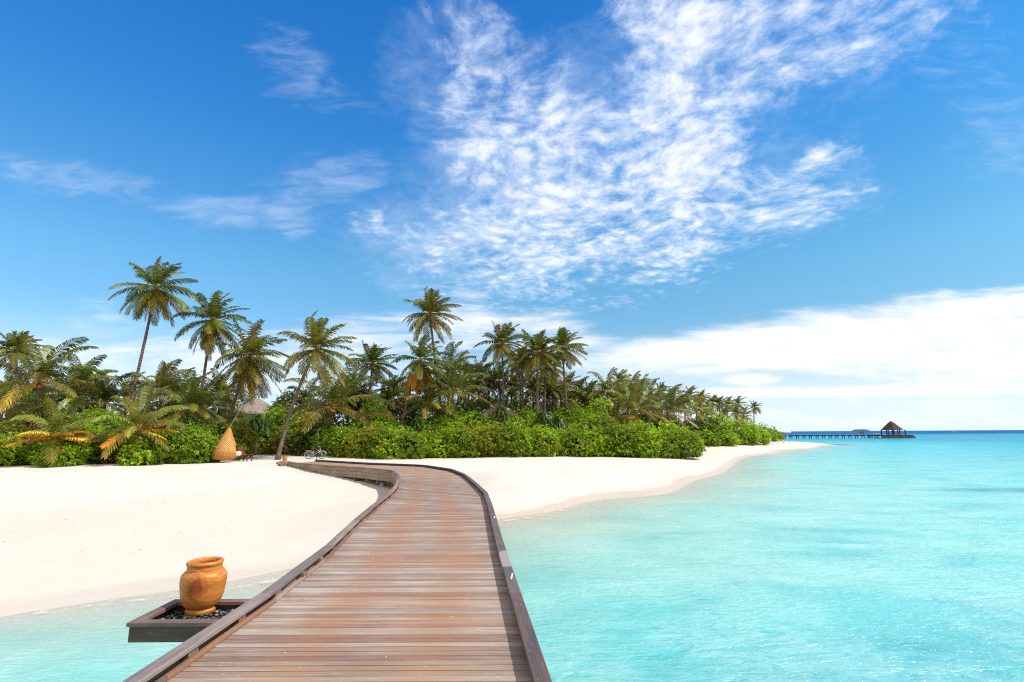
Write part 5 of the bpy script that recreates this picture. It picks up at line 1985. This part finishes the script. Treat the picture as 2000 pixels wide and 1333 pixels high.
def boat(x, y, rz, L, lab, canopy=False):
    t = empty('motor_boat', (x, y, 0), lab, 'boat', None, rz)
    mb = MB()
    n = 12
    vs, fs = [], []
    for i in range(n + 1):
        s = i / n
        w = L * .17 * (1 - max(0, (s - .45) / .55) ** 2.2) * (.9 + .1 * min(1, s * 4))
        sh = .55 + .35 * s ** 2
        X = (s - .5) * L
        vs += [(X, -w, sh * L / 6), (X, -w * .75, .05), (X, 0, -.18), (X, w * .75, .05), (X, w, sh * L / 6), (X, w * .85, sh * L / 6 - .02), (X, w * .7, .22), (X, -w * .7, .22), (X, -w * .85, sh * L / 6 - .02)]
    for i in range(n):
        for k in range(9):
            a, b = i * 9 + k, i * 9 + (k + 1) % 9
            fs.append((a, b, b + 9, a + 9))
    fs.append(tuple(range(8, -1, -1)))
    mb.add(vs, fs)
    mb.build('hull', M['hull'], t, False)
    mb = MB()
    mb.beam((-L * .55, 0, .75), (-L * .47, 0, .75), .35, .6)
    mb.beam((-L * .54, 0, .1), (-L * .50, 0, .5), .12, .15)
    mb.build('outboard', M['black'], t)
    mb = MB()
    mb.beam((-L * .2, -L * .1, .5), (-L * .2, L * .1, .5), .4, .08)
    mb.beam((L * .1, -L * .1, .5), (L * .1, L * .1, .5), .4, .08)
    mb.build('bench', M['darkwood'], t)
    if canopy:
        mb = MB()
        mb.beam((-L * .32, 0, 2.15), (L * .22, 0, 2.15), L * .28, .10, bev=.04)
        mb.build('canopy', M['white'], t)
        mb = MB()
        for xx in (-.3, .2):
            for s in (-1, 1):
                mb.tube([(L * xx, s * L * .12, .5), (L * xx, s * L * .12, 2.12)], .04, 6)
        mb.build('canopy_frame', M['steel'], t)
        mb = MB()
        mb.beam((L * .12, 0, 1.15), (L * .2, 0, 1.15), L * .24, .8)
        mb.build('windscreen', simple('tinted_screen', (.12, .16, .18), .15, .1), t)
    return t


bt = gp(1682.5, 857, 0)
boat(bt[0], bt[1] - 3, R(180), 3.0, 'small white dinghy under the jetty beside the brown board')
boat(at(1718, 855, PD + 6)[0], PD + 7.5, R(8), 5.2, 'white boat with a canopy moored behind the pavilion', True)
fb = gp(1865, 843.2, 0)
fy = min(fb[1], 900)
boat(at(1865.5, 844, fy)[0], fy, R(170), 8.5, 'dark speck of a boat far out on the blue horizon', True)

# ------------------------------------------------------------------ parasols and loungers at the beach tip


def parasol(px, D, top_py, rad_px, lab, group, closed=False):
    q = at(px, 850, D)
    gz = max(ground_z(q[0], D), 0.2)
    h = at(px, top_py, D)[2] - gz
    rr = rad_px * mpp(px, 845, D)
    t = empty('parasol', (q[0], D, gz), lab, 'parasol', group)
    mb = MB()
    mb.tube([(0, 0, -.1), (0, 0, h - .05)], .04, 8)
    mb.build('pole', M['white'], t, True)
    mb = MB()
    if closed:
        mb.lathe([(.02, h), (.10, h - .12), (.22, h * .72), (.25, h * .55), (.20, h * .45), (.30, h * .34), (.26, h * .30), (.03, h * .31)], 12, sx=rr / .30, sy=rr / .30)
    else:
        n = 8
        mb.lathe([(.02, h), (rr * .5, h - .28), (rr, h - .62), (rr, h - .78), (rr * .97, h - .64), (.02, h - .06)], n)
    mb.build('canopy', M['white'], t)
    return t


parasol(1497.5, 113, 838.5, 2.6, 'closed white parasol at the foot of the last shrubs', None, True)
parasol(1513, 142, 837.0, 11, 'open white parasol nearest the shrubs at the tip of the beach', 'open white parasols')
parasol(1527, 148, 838.6, 9, 'middle one of the open white parasols at the tip of the beach', 'open white parasols')
parasol(1538, 152, 840.0, 7.5, 'open white parasol nearest the sea at the tip of the beach', 'open white parasols')
for px_, D, rz, lab in ((1503, 110, R(200), 'lounger beside the closed white parasol'), (1534, 122, R(185), 'lounger by the first jetty posts, nearer the sea'),
                        (1524, 124, R(190), 'lounger by the first jetty posts, nearer the shrubs')):
    q = at(px_, 858, D)
    lounger(q[0], D, ground_z(q[0], D), rz, lab, 'loungers on the beach tip', back=.4)

# ------------------------------------------------------------------ far island on the horizon
ip = at(1681, 842, 2600)
r = random.Random(8)
vs, fs = [], []
n = 40
for i in range(n + 1):
    s = i / n
    x = (s - .5) * 84
    h = 11.5 * min(1, s * 9, (1 - s) * 9) ** .6 * (1 + .12 * r.uniform(-1, 1)) * (.8 + .2 * math.sin(s * 3.14))
    vs += [(x, -14, -.5), (x, -11, max(h * .7, .0)), (x, 0, max(h, .02)), (x, 14, -.5)]
for i in range(n):
    for k in range(3):
        a = i * 4 + k
        fs.append((a, a + 1, a + 5, a + 4))
mb = MB()
mb.add(vs, fs)
isl = mb.build('distant_island', simple('hazed_island_trees', (.035, .10, .21), .9, .3, .1), None, True)  # blue of the distance haze is painted into the tree colour
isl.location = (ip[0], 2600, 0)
tag(isl, kind='structure')

# ------------------------------------------------------------------ drift litter on the sand
r = random.Random(21)
mb = MB()
for _ in range(150):
    px_, py_ = r.uniform(0, 700), 915 + (r.random() ** 1.3) * 235
    if r.random() < .3:
        px_, py_ = r.uniform(960, 1400), r.uniform(893, 960)
    g = gp(px_, py_, .8)
    z = ground_z(g[0], g[1])
    g = gp(px_, py_, z)
    z = ground_z(g[0], g[1])
    if z < .1 or abs(g[0]) > 60:
        continue
    a = r.random() * 6.28
    l_ = r.choice([.008, .012, .014, .02, .03, .045])
    k = max(1, g[1] / 14)
    mb.beam((g[0], g[1], z + .006), (g[0] + math.cos(a) * l_ * k, g[1] + math.sin(a) * l_ * k, z + .012),   .006 * k, .006 * k, c=(.2, .15, .1), bev=.001)
tag(mb.build('beach_litter', simple('dry_twig', (.24, .19, .15), .85, .4, 20)), kind='stuff')
